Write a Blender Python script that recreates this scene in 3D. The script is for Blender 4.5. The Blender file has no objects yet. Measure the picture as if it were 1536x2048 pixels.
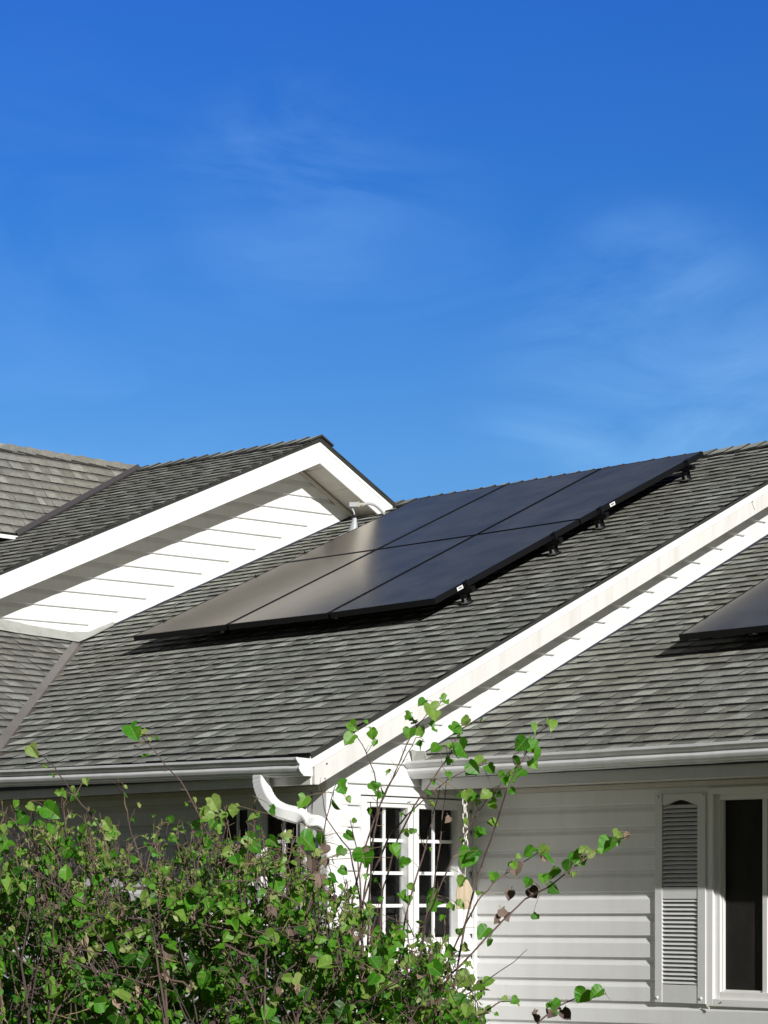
import bpy, bmesh, math, random
from mathutils import Vector, Matrix
import numpy as np
R = math.radians
random.seed(7)

# ------------------------------------------------------------------ camera, sky, sun, exposure
C = bpy.context.scene
col = C.collection
CAM_H = 1.9                      # eye height above the ground
TH = 0.755                       # heading of the camera in the house's own axes
FPX, HOR, CX = 4500.0, 1790.0, 768.0
cam_d = bpy.data.cameras.new('camera'); cam = bpy.data.objects.new('camera', cam_d); col.objects.link(cam)
cam.location = (0, 0, CAM_H); cam.rotation_euler = (math.pi/2, 0, TH)
cam_d.sensor_fit = 'HORIZONTAL'; cam_d.sensor_width = 36; cam_d.lens = 36*FPX/1536
cam_d.shift_y = (HOR-1024)/1536; cam_d.clip_end = 3000; cam_d.clip_start = .05
C.camera = cam

LSUN = Vector((-1.0, .37, -.445)).normalized()        # direction the sunlight travels
sun_d = bpy.data.lights.new('sun', 'SUN'); sun = bpy.data.objects.new('sun', sun_d); col.objects.link(sun)
sun.rotation_euler = LSUN.to_track_quat('-Z', 'Y').to_euler()
sun_d.energy = 4.6; sun_d.angle = R(.5); sun_d.color = (1, .985, .96)
ELEV = math.asin(-LSUN.z); AZ = math.atan2(-LSUN.x, -LSUN.y)   # clockwise from +Y

w = bpy.data.worlds.new('World'); C.world = w; w.use_nodes = True
nt = w.node_tree; N = nt.nodes; L = nt.links
bg = N['Background']
sky = N.new('ShaderNodeTexSky'); sky.sky_type = 'NISHITA'; sky.sun_disc = False
sky.sun_elevation = ELEV; sky.sun_rotation = AZ; sky.air_density = 1.0; sky.dust_density = .5; sky.ozone_density = 3.0
tc = N.new('ShaderNodeTexCoord')
def wmath(op, a, b=None, c=None):
    m = N.new('ShaderNodeMath'); m.operation = op
    for k, v in enumerate((a, b, c)):
        if v is None: continue
        if isinstance(v, bpy.types.NodeSocket): L.new(v, m.inputs[k])
        else: m.inputs[k].default_value = v
    return m.outputs[0]
def wdot(vec):
    m = N.new('ShaderNodeVectorMath'); m.operation = 'DOT_PRODUCT'; L.new(tc.outputs['Generated'], m.inputs[0]); m.inputs[1].default_value = vec; return m.outputs['Value']
def wramp(fac, stops):
    r = N.new('ShaderNodeValToRGB'); e = r.color_ramp.elements
    while len(e) < len(stops): e.new(.5)
    for k, (p, c) in enumerate(stops): e[k].position = p; e[k].color = (*c, 1)
    L.new(fac, r.inputs[0]); return r.outputs[0]
def wmix(fac, a, b, mode='MIX'):
    m = N.new('ShaderNodeMix'); m.data_type = 'RGBA'; m.blend_type = mode
    for k, v in (('Factor', fac), ('A', a), ('B', b)):
        if isinstance(v, bpy.types.NodeSocket): L.new(v, m.inputs[k])
        else: m.inputs[k].default_value = v if k == 'Factor' else (*v, 1)
    return m.outputs['Result']
# the clear polarised blue opposite the sun, greyed and dimmed sunward to weaken fill
elev_tint = wramp(wdot((0, 0, 1)), [(.0, (.40, .48, .60)), (.19, (.268, .507, .757)), (.285, (.140, .420, .818)), (.375, (.118, .395, .905)), (.455, (.155, .205, .285)), (.8, (.14, .19, .27))])
blue = wmix(1.0, sky.outputs[0], elev_tint, 'MULTIPLY')
sgrey = N.new('ShaderNodeHueSaturation'); sgrey.inputs['Saturation'].default_value = .45; sgrey.inputs['Value'].default_value = .095
L.new(sky.outputs[0], sgrey.inputs['Color'])
side = wramp(wdot((-.685, .728, 0)), [(.0, (0, 0, 0)), (.55, (1, 1, 1))])
base_sky = wmix(side, sgrey.outputs[0], blue)
# thin cirrus wisps, streaky and faint, gathered in a few places
mp = N.new('ShaderNodeMapping'); mp.inputs['Rotation'].default_value = (R(10), R(28), R(40)); mp.inputs['Scale'].default_value = (5, 5, 15)
L.new(tc.outputs['Generated'], mp.inputs[0])
n1 = N.new('ShaderNodeTexNoise'); n1.inputs['Scale'].default_value = 1.5; n1.inputs['Detail'].default_value = 8; n1.inputs['Roughness'].default_value = .58; n1.inputs['Distortion'].default_value = .7
L.new(mp.outputs[0], n1.inputs[0])
wisp = wramp(n1.outputs[0], [(.40, (0, 0, 0)), (.74, (1, 1, 1))])
def skydir(x, y):
    v = Vector((-math.sin(TH), math.cos(TH), 0))+Vector((math.cos(TH), math.sin(TH), 0))*((x-CX)/FPX)+Vector((0, 0, 1))*((HOR-y)/FPX); v.normalize(); return v
mask = None
for (x_, y_, rad, k_) in ((570, 385, 300, .8), (1310, 650, 300, 1.0), (1180, 760, 300, .8), (1430, 760, 330, .9), (60, 360, 380, .25), (100, 800, 500, .3), (820, 470, 260, .3), (1450, 900, 420, .8), (1290, 880, 380, .6)):
    dd = wdot(skydir(x_, y_)); ang = rad/FPX
    f_ = wmath('MULTIPLY', wmath('SMOOTHSTEP', dd) if False else wramp(wmath('MULTIPLY', wmath('SUBTRACT', dd, math.cos(ang)), 1/(1-math.cos(ang))), [(0, (0, 0, 0)), (.35, (.12, .12, .12)), (.7, (.6, .6, .6)), (1, (1, 1, 1))]), k_)
    mask = f_ if mask is None else wmath('MULTIPLY_ADD', wmath('SUBTRACT', 1.0, mask), f_, mask)
cf = wmath('MULTIPLY', wmath('MULTIPLY', wisp, mask), .17)
cloudy = wmix(cf, base_sky, (4.5, 7.6, 10.5))
L.new(cloudy, bg.inputs['Color'])
bg.inputs['Strength'].default_value = .15

C.view_settings.view_transform = 'Standard'; C.view_settings.look = 'None'
C.view_settings.exposure = 0.0; C.view_settings.gamma = 1.0; C.view_settings.use_curve_mapping = False
C.cycles.use_adaptive_sampling = False
C.render.resolution_x = 768; C.render.resolution_y = 1024

# ------------------------------------------------------------------ survey helpers (photogrammetry of the house)
FW = Vector((-math.sin(TH), math.cos(TH), 0)); RT = Vector((math.cos(TH), math.sin(TH), 0)); UP = Vector((0, 0, 1))
EYE = Vector((0, 0, CAM_H))
def on(x, y, n, p0):
    """the point of the plane (normal n through p0) sighted at x, y in the photograph"""
    d = FW + RT*((x-CX)/FPX) + UP*((HOR-y)/FPX)
    n = Vector(n)
    return EYE + d*(n.dot(Vector(p0)-EYE)/n.dot(d))
def V3(x, y, z): return Vector((x, y, z))
U0, V1 = -9.1907, 10.5753        # plane of the gable end wall, plane of the long wall at the right
V0 = 9.276                       # plane of the front wall at the left
XN, YN = Vector((1, 0, 0)), Vector((0, 1, 0))
def pu(x, y, u=U0): return on(x, y, XN, (u, 0, 0))
def pv(x, y, v=V1): return on(x, y, YN, (0, v, 0))
TM = .47
KM = -3.3595 + CAM_H; KR = -3.885 + CAM_H        # main roof and right roof: z = TM*v + K
NR = Vector((0, -TM, 1)).normalized()
def pm(x, y, h=0): return on(x, y, NR, V3(0, 0, KM) + NR*h)
def pr(x, y, h=0): return on(x, y, NR, V3(0, 0, KR) + NR*h)

# ------------------------------------------------------------------ object helpers
def tag(o, label=None, cat=None, group=None, kind=None):
    if label: o['label'] = label
    if cat: o['category'] = cat
    if group: o['group'] = group
    if kind: o['kind'] = kind
    return o
def empty(name, loc, label, cat, group=None):
    o = bpy.data.objects.new(name, None); col.objects.link(o); o.location = loc; o.empty_display_size = .1
    return tag(o, label, cat, group)
class MB:
    """collects polygons in world space, then links them as one mesh object"""
    def __init__(s): s.v = []; s.f = []; s.m = []; s.t = []; s.uv = []
    def poly(s, pts, mat=0, tone=.5, uv=None):
        b = len(s.v); s.v += [tuple(p) for p in pts]; s.f.append(tuple(range(b, b+len(pts)))); s.m.append(mat); s.t.append(tone)
        s.uv.append(uv or [(0, 0)]*len(pts))
    def box(s, o, a, b, c, mat=0, tone=.5):
        """box with corner o and edge vectors a, b, c"""
        o, a, b, c = Vector(o), Vector(a), Vector(b), Vector(c)
        if a.cross(b).dot(c) < 0: a, b = b, a
        P = [o, o+a, o+a+b, o+b, o+c, o+a+c, o+a+b+c, o+b+c]
        for f in ((3, 2, 1, 0), (4, 5, 6, 7), (0, 1, 5, 4), (1, 2, 6, 5), (2, 3, 7, 6), (3, 0, 4, 7)): s.poly([P[i] for i in f], mat, tone)
    def prism(s, base, ext, mat=0, tone=.5):
        """polygon extruded by the vector ext"""
        base = [Vector(p) for p in base]; ext = Vector(ext)
        n = Vector((0, 0, 0))
        for i in range(len(base)): n += base[i].cross(base[(i+1) % len(base)])
        if n.dot(ext) > 0: base = base[::-1]
        top = [p+ext for p in base]; k = len(base)
        s.poly(base, mat, tone); s.poly(top[::-1], mat, tone)
        for i in range(k):
            j = (i+1) % k; s.poly([base[j], base[i], top[i], top[j]], mat, tone)
    def tube(s, pts, r, n=8, mat=0, tone=.5, cap=True, flat=None):
        pts = [Vector(p) for p in pts]; rr = r if isinstance(r, (list, tuple)) else [r]*len(pts); rings = []
        up = Vector((.3, .2, 1))
        for i, p in enumerate(pts):
            d = (pts[min(i+1, len(pts)-1)]-pts[max(i-1, 0)])
            if d.length < 1e-9: d = Vector((0, 0, 1))
            d.normalize(); a = d.cross(up)
            if a.length < .05: a = d.cross(Vector((1, 0, 0)))
            a.normalize(); b = d.cross(a)
            rings.append([p+(a*math.cos(2*math.pi*k/n)+b*math.sin(2*math.pi*k/n))*rr[i] for k in range(n)])
        b0 = len(s.v)
        for g in rings: s.v += [tuple(q) for q in g]
        for i in range(len(rings)-1):
            for k in range(n):
                s.f.append((b0+i*n+k, b0+i*n+(k+1) % n, b0+(i+1)*n+(k+1) % n, b0+(i+1)*n+k)); s.m.append(mat); s.t.append(tone); s.uv.append([(0, 0)]*4)
        if cap:
            s.f.append(tuple(b0+k for k in range(n))[::-1]); s.m.append(mat); s.t.append(tone); s.uv.append([(0, 0)]*n)
            s.f.append(tuple(b0+(len(rings)-1)*n+k for k in range(n))); s.m.append(mat); s.t.append(tone); s.uv.append([(0, 0)]*n)
    def build(s, name, mats, parent=None, bevel=0, smooth=False, attr=True, auto=None):
        me = bpy.data.meshes.new(name); me.from_pydata(s.v, [], s.f)
        for m in (mats if isinstance(mats, (list, tuple)) else [mats]): me.materials.append(m)
        me.polygons.foreach_set('material_index', s.m)
        if attr:
            a = me.attributes.new('tone', 'FLOAT', 'FACE'); a.data.foreach_set('value', s.t)
            ul = me.uv_layers.new(name='UVMap'); flat = [c for f in s.uv for q in f for c in q]; ul.data.foreach_set('uv', flat)
        if smooth: me.polygons.foreach_set('use_smooth', [True]*len(s.f))
        me.update()
        o = bpy.data.objects.new(name, me); col.objects.link(o)
        if bevel:
            b = o.modifiers.new('bevel', 'BEVEL'); b.width = bevel; b.segments = 2; b.limit_method = 'ANGLE'; b.angle_limit = R(40)
            wm = o.modifiers.new('weld', 'WELD'); wm.merge_threshold = .0002
            o.modifiers.move(1, 0)
        if parent is not None:
            o.parent = parent; o.matrix_parent_inverse = world_of(parent).inverted()
        return o
def world_of(o):
    m = Matrix.Translation(o.location) @ o.rotation_euler.to_matrix().to_4x4()
    if o.parent: m = world_of(o.parent) @ o.matrix_parent_inverse @ m
    return m

# ------------------------------------------------------------------ materials
def mat(name, base=(.5, .5, .5), rough=.5, spec=.5, metal=0):
    m = bpy.data.materials.new(name); m.use_nodes = True; p = m.node_tree.nodes['Principled BSDF']
    p.inputs['Base Color'].default_value = (*base, 1); p.inputs['Roughness'].default_value = rough
    p.inputs['Specular IOR Level'].default_value = spec; p.inputs['Metallic'].default_value = metal
    return m, m.node_tree, p
def nd(t, kind, **kw):
    n = t.nodes.new(kind)
    for k, v in kw.items():
        if k in n.inputs.keys(): n.inputs[k].default_value = v
        else: setattr(n, k, v)
    return n
def ramp(t, fac, stops):
    r = t.nodes.new('ShaderNodeValToRGB'); e = r.color_ramp.elements
    while len(e) < len(stops): e.new(.5)
    for i, (p, c) in enumerate(stops): e[i].position = p; e[i].color = (*c, 1) if len(c) == 3 else c
    t.links.new(fac, r.inputs[0]); return r.outputs[0]
def mixc(t, fac, a, b, mode='MIX'):
    m = t.nodes.new('ShaderNodeMix'); m.data_type = 'RGBA'; m.blend_type = mode
    for k, v in (('Factor', fac), ('A', a), ('B', b)):
        if isinstance(v, bpy.types.NodeSocket): t.links.new(v, m.inputs[k])
        else: m.inputs[k].default_value = v if k == 'Factor' else ((*v, 1) if len(v) == 3 else v)
    return m.outputs['Result']
def math_(t, op, a, b=None):
    m = t.nodes.new('ShaderNodeMath'); m.operation = op
    for i, v in enumerate((a, b)):
        if v is None: continue
        if isinstance(v, bpy.types.NodeSocket): t.links.new(v, m.inputs[i])
        else: m.inputs[i].default_value = v
    return m.outputs[0]
def noise(t, scale, detail=4, rough=.55, vec=None, dist=0):
    n = nd(t, 'ShaderNodeTexNoise'); n.inputs['Scale'].default_value = scale; n.inputs['Detail'].default_value = detail
    n.inputs['Roughness'].default_value = rough; n.inputs['Distortion'].default_value = dist
    if vec is None:
        tcn = t.nodes.new('ShaderNodeTexCoord'); vec = tcn.outputs['Object']
    t.links.new(vec, n.inputs['Vector']); return n.outputs[0]
def scaled(t, sc):
    tcn = t.nodes.new('ShaderNodeTexCoord'); m = t.nodes.new('ShaderNodeMapping'); m.inputs['Scale'].default_value = sc
    t.links.new(tcn.outputs['Object'], m.inputs[0]); return m.outputs[0]
def bump(t, p, h, strength=.3, dist=.01):
    b = t.nodes.new('ShaderNodeBump'); b.inputs['Strength'].default_value = strength; b.inputs['Distance'].default_value = dist
    t.links.new(h, b.inputs['Height']); t.links.new(b.outputs[0], p.inputs['Normal'])
def painted(name, base, dirt, amt=.5, rough=.45, streak=(9, 9, 1.2), wood=False):
    m, t, p = mat(name, base, rough, .4)
    a = noise(t, 1.0, 6, .6, scaled(t, streak)); b = noise(t, 26, 5, .7)
    f = math_(t, 'MULTIPLY', ramp(t, a, [(.45, (0, 0, 0)), (.75, (1, 1, 1))]), amt)
    c = mixc(t, f, base, dirt)
    g = math_(t, 'MULTIPLY', ramp(t, b, [(.62, (0, 0, 0)), (.80, (1, 1, 1))]), amt*.6)
    c = mixc(t, g, c, dirt)
    t.links.new(c, p.inputs['Base Color'])
    bump(t, p, noise(t, 7, 3, .5, scaled(t, (1, 1, 2.5))), .25, .004)
    return m
M_SIDING = painted('vinyl_siding', (.77, .77, .76), (.60, .58, .54), .32, .42)
M_WHITE = painted('white_trim', (.86, .86, .85), (.66, .64, .60), .22, .38)
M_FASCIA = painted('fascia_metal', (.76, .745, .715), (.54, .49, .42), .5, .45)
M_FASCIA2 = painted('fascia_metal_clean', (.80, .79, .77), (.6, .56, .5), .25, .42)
M_GUTTER = painted('gutter_metal', (.80, .80, .80), (.45, .41, .38), .35, .35)
M_SOFFIT = painted('soffit', (.66, .62, .55), (.45, .41, .35), .4, .5)
M_FRAME = painted('window_frame', (.83, .82, .80), (.6, .57, .5), .25, .4)
M_SHUT = painted('shutter_plastic', (.70, .70, .70), (.55, .54, .52), .3, .45)
M_LEAD = painted('step_flashing', (.42, .43, .40), (.27, .25, .21), .6, .5)
M_DARK, _, _ = mat('dark_flashing', (.035, .042, .058), .5, .4)
M_BLACK, _, _ = mat('gap_black', (.012, .012, .012), .8, .2)
def shingle_mat(name, dark, mid, light, warm, warmamt):
    m, t, p = mat(name, mid, .92, .15)
    at = nd(t, 'ShaderNodeAttribute', attribute_name='tone'); fac = at.outputs['Fac']
    c = ramp(t, fac, [(0, dark), (.45, mid), (1, light)])
    gr = noise(t, 170, 3, .8)
    c = mixc(t, .85, c, ramp(t, gr, [(.30, (.12, .12, .12)), (.50, (.5, .5, .5)), (.70, (1, 1, 1))]), 'OVERLAY')
    med = noise(t, 22, 4, .65)
    c = mixc(t, .40, c, ramp(t, med, [(.3, (.25, .25, .25)), (.7, (.75, .75, .75))]), 'OVERLAY')
    big = ramp(t, noise(t, .8, 5, .6, None, .6), [(.42, (0, 0, 0)), (.72, (1, 1, 1))])
    c = mixc(t, math_(t, 'MULTIPLY', big, warmamt), c, warm)
    # the printed shadow line along the head of every exposure
    uv = t.nodes.new('ShaderNodeUVMap'); sp = t.nodes.new('ShaderNodeSeparateXYZ'); t.links.new(uv.outputs[0], sp.inputs[0])
    band = ramp(t, sp.outputs[1], [(.62, (0, 0, 0)), (.92, (1, 1, 1))])
    c = mixc(t, math_(t, 'MULTIPLY', band, .62), c, tuple(x*.28 for x in dark))
    # worn pale specks and droppings, a few to the square metre
    vo = t.nodes.new('ShaderNodeTexVoronoi'); vo.inputs['Scale'].default_value = 3.2; tcv = t.nodes.new('ShaderNodeTexCoord'); t.links.new(tcv.outputs['Object'], vo.inputs['Vector'])
    sc3 = t.nodes.new('ShaderNodeSeparateXYZ'); t.links.new(vo.outputs['Color'], sc3.inputs[0])
    spot = math_(t, 'MULTIPLY', math_(t, 'LESS_THAN', vo.outputs['Distance'], .045), math_(t, 'GREATER_THAN', sc3.outputs[0], .88))
    c = mixc(t, math_(t, 'MULTIPLY', spot, .8), c, (.62, .60, .52))
    # long faint wash streaks running down the slope
    ws = noise(t, 1.0, 5, .6, scaled(t, (5.5, .7, .7))); c = mixc(t, .15, c, ramp(t, ws, [(.32, (.32, .31, .30)), (.68, (.68, .68, .68))]), 'OVERLAY')
    t.links.new(c, p.inputs['Base Color'])
    bump(t, p, gr, .55, .004)
    return m
M_SHINGLE = shingle_mat('grey_shingles', (.19, .197, .178), (.315, .328, .296), (.52, .54, .49), (.26, .215, .15), .40)
M_SHINGLE_T = shingle_mat('brown_grey_shingles', (.160, .160, .146), (.232, .232, .212), (.34, .34, .31), (.30, .25, .17), .3)
M_EDGE, _, _ = mat('shingle_cut_edge', (.045, .045, .042), .9, .1)

# ------------------------------------------------------------------ builders
def clip(poly, n, d):
    """keep the part of a 2-D polygon where n.p <= d"""
    out = []
    for i in range(len(poly)):
        a, b = poly[i], poly[(i+1) % len(poly)]
        da, db = n[0]*a[0]+n[1]*a[1]-d, n[0]*b[0]+n[1]*b[1]-d
        if da <= 0: out.append(a)
        if (da < 0 < db) or (db < 0 < da):
            k = da/(da-db); out.append((a[0]+(b[0]-a[0])*k, a[1]+(b[1]-a[1])*k))
    return out
def clip_convex(poly, hull):
    area = sum(hull[i][0]*hull[(i+1) % len(hull)][1]-hull[(i+1) % len(hull)][0]*hull[i][1] for i in range(len(hull)))
    h = hull if area > 0 else hull[::-1]
    for i in range(len(h)):
        a, b = h[i], h[(i+1) % len(h)]; n = (b[1]-a[1], a[0]-b[0])
        poly = clip(poly, n, n[0]*a[0]+n[1]*a[1])
        if len(poly) < 3: return []
    return poly
def shingles(name, corners, adir, parent, matl, e0, e1, seed, big=1.0, deck=.018, bstart=None, label=None, pieces=None):
    """architectural shingles laid in overlapping courses on a flat convex roof face"""
    rnd = random.Random(seed)
    corners = [Vector(c) for c in corners]; O = corners[0]
    n = Vector((0, 0, 0))
    for i in range(len(corners)): n += corners[i].cross(corners[(i+1) % len(corners)])
    n.normalize(); n = n if n.z > 0 else -n
    a = Vector(adir); a = (a-n*a.dot(n)).normalized(); b = n.cross(a)
    if b.z < 0: b = -b
    hull = [((c-O).dot(a), (c-O).dot(b)) for c in corners]
    P = lambda q, h: O+a*q[0]+b*q[1]+n*(h-.009)
    mb = MB()
    hulls = [[hull[i] for i in pc] for pc in pieces] if pieces else [hull]
    for hq in hulls: mb.prism([P(q, -.004) for q in hq], -n*deck, 1, .3)
    bmin, bmax = min(q[1] for q in hull), max(q[1] for q in hull); amin, amax = min(q[0] for q in hull), max(q[0] for q in hull)
    y = bmin if bstart is None else bstart
    while y < bmax:
        k = (y-bmin)/max(bmax-bmin, 1e-6); e = e0+(e1-e0)*k; y1 = y+e+.012
        hf = lambda q, h0: h0*(1-(q[1]-y)/(y1-y))+.0004
        # under layer in lengths that wave a little
        x = amin-rnd.random()*.4
        while x < amax:
            wd = rnd.uniform(.22, .42)*big; h0 = rnd.uniform(.007, .0105); j = rnd.uniform(-.0018, .0018)
            quad = [(x, y+j), (x+wd, y+j+rnd.uniform(-.001, .001)), (x+wd, y1), (x, y1)]; tn = rnd.uniform(.0, .5)
            for hq in hulls:
                pl = clip_convex(quad, hq)
                if not pl: continue
                mb.poly([P(q, hf(q, h0)) for q in pl], 0, tn, [(q[0], (q[1]-y)/e) for q in pl])
                for i in range(len(pl)):
                    q, r_ = pl[i], pl[(i+1) % len(pl)]
                    if min(q[1], r_[1]) < y1-.004: mb.poly([P(q, hf(q, h0)), P(q, -.002), P(r_, -.002), P(r_, hf(r_, h0))], 1)
            x += wd
        # the thicker teeth of the top layer
        x = amin-rnd.random()*.3
        while x < amax:
            wd = rnd.uniform(.07, .18)*big; h0 = rnd.uniform(.0110, .0150); j = -.0022+rnd.uniform(-.0015, .0015); s1, s2 = rnd.uniform(.004, .014), rnd.uniform(.004, .014)
            quad = [(x, y+j), (x+wd, y+j), (x+wd-s2, y1), (x+s1, y1)]; tn = rnd.choice((rnd.uniform(.3, .6), rnd.uniform(.5, 1.0)))
            for hq in hulls:
                pl = clip_convex(quad, hq)
                if not pl: continue
                mb.poly([P(q, hf(q, h0)) for q in pl], 0, tn, [(q[0], (q[1]-y)/e) for q in pl])
                for i in range(len(pl)):
                    q, r_ = pl[i], pl[(i+1) % len(pl)]
                    if min(q[1], r_[1]) > y1-.004: continue
                    mb.poly([P(q, hf(q, h0)), P(q, -.002), P(r_, -.002), P(r_, hf(r_, h0))], 1)
            x += wd+rnd.uniform(.05, .15)*big
        y += e
    o = mb.build(name, [matl, M_EDGE], parent)
    if label: o['label'] = label
    return o
def ridge_caps(name, p0, p1, side1, side2, parent, matl, seed, step=.13, wdt=.15):
    """folded cap shingles overlapping along a ridge from p0 towards p1; side1/side2: downslope directions"""
    rnd = random.Random(seed); p0, p1 = Vector(p0), Vector(p1); d = (p1-p0); Ln = d.length; d.normalize()
    s1, s2 = Vector(side1).normalized(), Vector(side2).normalized(); mb = MB(); x = 0
    up = Vector((0, 0, 1))
    while x < Ln:
        l = min(step+.05, Ln-x+.05); hA = .024+rnd.uniform(0, .005); hB = .010; tn = rnd.uniform(.2, .9); ww = wdt*rnd.uniform(.93, 1.05)
        A, B = p0+d*x, p0+d*(x+l)
        for sd, sg in ((s1, 1), (s2, -1)):
            q = [A+up*hA, B+up*hB, B+up*hB+sd*ww, A+up*hA+sd*ww]
            qq = q if (q[1]-q[0]).cross(q[3]-q[0]).z > 0 else q[::-1]
            mb.poly(qq, 0, tn, [(0, .3)]*4)
            low = [p-up*.016 for p in q]
            mb.poly([q[0], q[3], low[3], low[0]], 1); mb.poly([q[3], q[2], low[2], low[3]], 1)
            mb.poly(low, 1)
        x += step
    return mb.build(name, [matl, M_EDGE], parent)
def siding(mb, O, adir, nrm, rows, a0, a1, hull=None, prof=None, mat_i=0):
    """lap siding on the plane through O (along adir and up); rows: list of (z at a0, z at a1) of each butt line, going up"""
    O = Vector(O); a = Vector(adir).normalized(); n = Vector(nrm).normalized()
    prof = prof or [(0, -.008), (0, .020), (.03, .0235), (.68, .023), (.86, .007), (1.0, .002)]
    P = lambda q, h: O+a*q[0]+UP*q[1]+n*h
    for i in range(len(rows)-1):
        (l0, r0), (l1, r1) = rows[i], rows[i+1]
        for k in range(len(prof)-1):
            (f0, h0), (f1, h1) = prof[k], prof[k+1]
            if k == 0:   # the shaded underside of the butt
                q = [(a0, l0), (a1, r0)]
                quad = [(a0, l0-.0005), (a1, r0-.0005), (a1, r0+.0005), (a0, l0+.0005)]
                pl = clip_convex(quad, hull) if hull else quad
                if len(pl) >= 3:
                    x0, x1 = min(p[0] for p in pl), max(p[0] for p in pl)
                    zz = lambda x: l0+(r0-l0)*(x-a0)/(a1-a0)
                    mb.poly([P((x0, zz(x0)), h0), P((x1, zz(x1)), h0), P((x1, zz(x1)), h1), P((x0, zz(x0)), h1)], mat_i)
                continue
            quad = [(a0, l0+(l1-l0)*f0), (a1, r0+(r1-r0)*f0), (a1, r0+(r1-r0)*f1), (a0, l0+(l1-l0)*f1)]
            pl = clip_convex(quad, hull) if hull else quad
            if len(pl) < 3: continue
            def hh(q):
                s = (q[0]-a0)/(a1-a0); zl = l0+(r0-l0)*s; zu = l1+(r1-l1)*s; f = (q[1]-zl)/(zu-zl)
                return h0+(h1-h0)*min(max((f-f0)/(f1-f0), 0), 1)
            pts = [P(q, hh(q)) for q in pl]
            nn = (pts[1]-pts[0]).cross(pts[2]-pts[0])
            mb.poly(pts if nn.dot(n) > 0 else pts[::-1], mat_i)

# ================================================================== THE GROUND
M_GROUND, tg, pg = mat('dry_lawn', (.2, .19, .10), .95, .1)
tg.links.new(ramp(tg, noise(tg, .7, 8, .65), [(.35, (.05, .06, .03)), (.55, (.10, .095, .055)), (.75, (.16, .14, .095))]), pg.inputs['Base Color'])
g = MB(); S_ = 900
g.poly([(-S_, -S_, 0), (S_, -S_, 0), (S_, S_, 0), (-S_, S_, 0)])
tag(g.build('ground', M_GROUND), kind='structure')

# ================================================================== THE HOUSE
house = empty('house', (U0, V0, 0), 'white vinyl sided house with grey shingle roofs and white gutters', 'house')
def part(mb, name, mats, parent=house, label=None, **k):
    o = mb.build(name, mats, parent, **k)
    if label: o['label'] = label
    return o

# ---- main roof --------------------------------------------------------------
OVF = .3125                                   # overhang of the front rake
UF = U0+OVF                                   # outer face of the front rake
rk = pu(622.6, 1503.5, UF)                    # lower corner of the rake
vE = rk.y; vRidge = 14.45
zM = lambda v: TM*v+KM
M = lambda u, v: V3(u, v, zM(v))
NB = empty  # (kept short)
b0 = pm(160, 1281); b1 = pm(700, 1035)        # foot of the dormer wall on the main roof
dv = (b1-b0); dv.z = 0; dv.normalize(); nn = V3(dv.y, -dv.x, 0)
vt = pm(150, 1300); vb = pm(-2, 1506)
vdir = (vt-vb).normalized()
eL = M(vb.x, vE+.035)
uEndR = UF
ridgeZ = zM(vRidge)
shingles('roof', [M(vb.x+.05, vE+.03), M(UF+.012, vE-.02), M(UF+.012, vRidge), M(b1.x-.05, vRidge), M(b0.x+.0, b0.y-.02), M(vt.x+.05, vt.y+.02)], (1, 0, 0), house, M_SHINGLE, .131, .108, 11, pieces=[(0, 1, 2, 5), (5, 2, 3, 4)], label='broad grey shingle roof slope carrying the six solar panels')
# its back slope
mbk = MB(); q = [V3(-18, vRidge, ridgeZ-.01), V3(UF+.01, vRidge, ridgeZ-.01), V3(UF+.01, vRidge+4.5, ridgeZ-.01-4.5*TM), V3(-18, vRidge+4.5, ridgeZ-.01-4.5*TM)]
mbk.prism(q, (0, 0, -.1)); part(mbk, 'roof', M_SHINGLE)
ridge_caps('ridge_cap', V3(UF+.02, vRidge, ridgeZ), V3(b1.x-.3, vRidge, ridgeZ), (0, -1, -TM), (0, 1, -TM), house, M_SHINGLE, 3, .15, .14)

# ---- right roof -------------------------------------------------------------
zR = lambda v: TM*v+KR
Rr = lambda u, v: V3(u, v, zR(v))
vER = pr(1200, 1504).y
URR = -4.9                                    # the right roof runs on past the frame
shingles('roof', [Rr(U0+.02, vER), Rr(URR, vER), Rr(URR, 15.6), Rr(U0+.02, 15.6)], (1, 0, 0), house, M_SHINGLE, .131, .108, 23, big=1.12, label='lower right shingle roof slope below the white gable wall')
mbk = MB(); zt = zR(15.6)-.01
mbk.prism([V3(U0+.02, 15.6, zt), V3(URR, 15.6, zt), V3(URR, 20, zt-4.4*TM), V3(U0+.02, 20, zt-4.4*TM)], (0, 0, -.1)); part(mbk, 'roof', M_SHINGLE)

# ---- lower left cross roof (falls to the right into the valley) -------------
p1 = vb; p2 = vt
sl = (p2.z-p1.z)/abs(p2.x-p1.x)               # slope seen along u
Lz = lambda u, v: 0
# plane through the valley line and parallel to v
n1 = Vector((0, 1, 0)).cross((p2-p1)).normalized(); n1 = n1 if n1.z > 0 else -n1
def onL(u, v): return V3(u, v, p1.z-(n1.x*(u-p1.x)+n1.y*(v-p1.y))/n1.z)
pe = p1-(p2-p1)*.12
wf = on(0, 1277, nn, b0); wb = wf+(wf-b0)*.8
shingles('roof', [onL(pe.x-.062, pe.y), onL(p2.x-.062, p2.y), onL(b0.x-.05, b0.y-.05), onL(wb.x+.03, wb.y-.02), onL(wb.x-3.5, wb.y-1.2), onL(pe.x-3.4, pe.y)], (0, 1, 0), house, M_SHINGLE_T, .125, .125, 31, pieces=[(0, 1, 2, 5), (5, 2, 3, 4)], big=1.05, label='lower left roof slope meeting the main roof in a metal valley')
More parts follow.
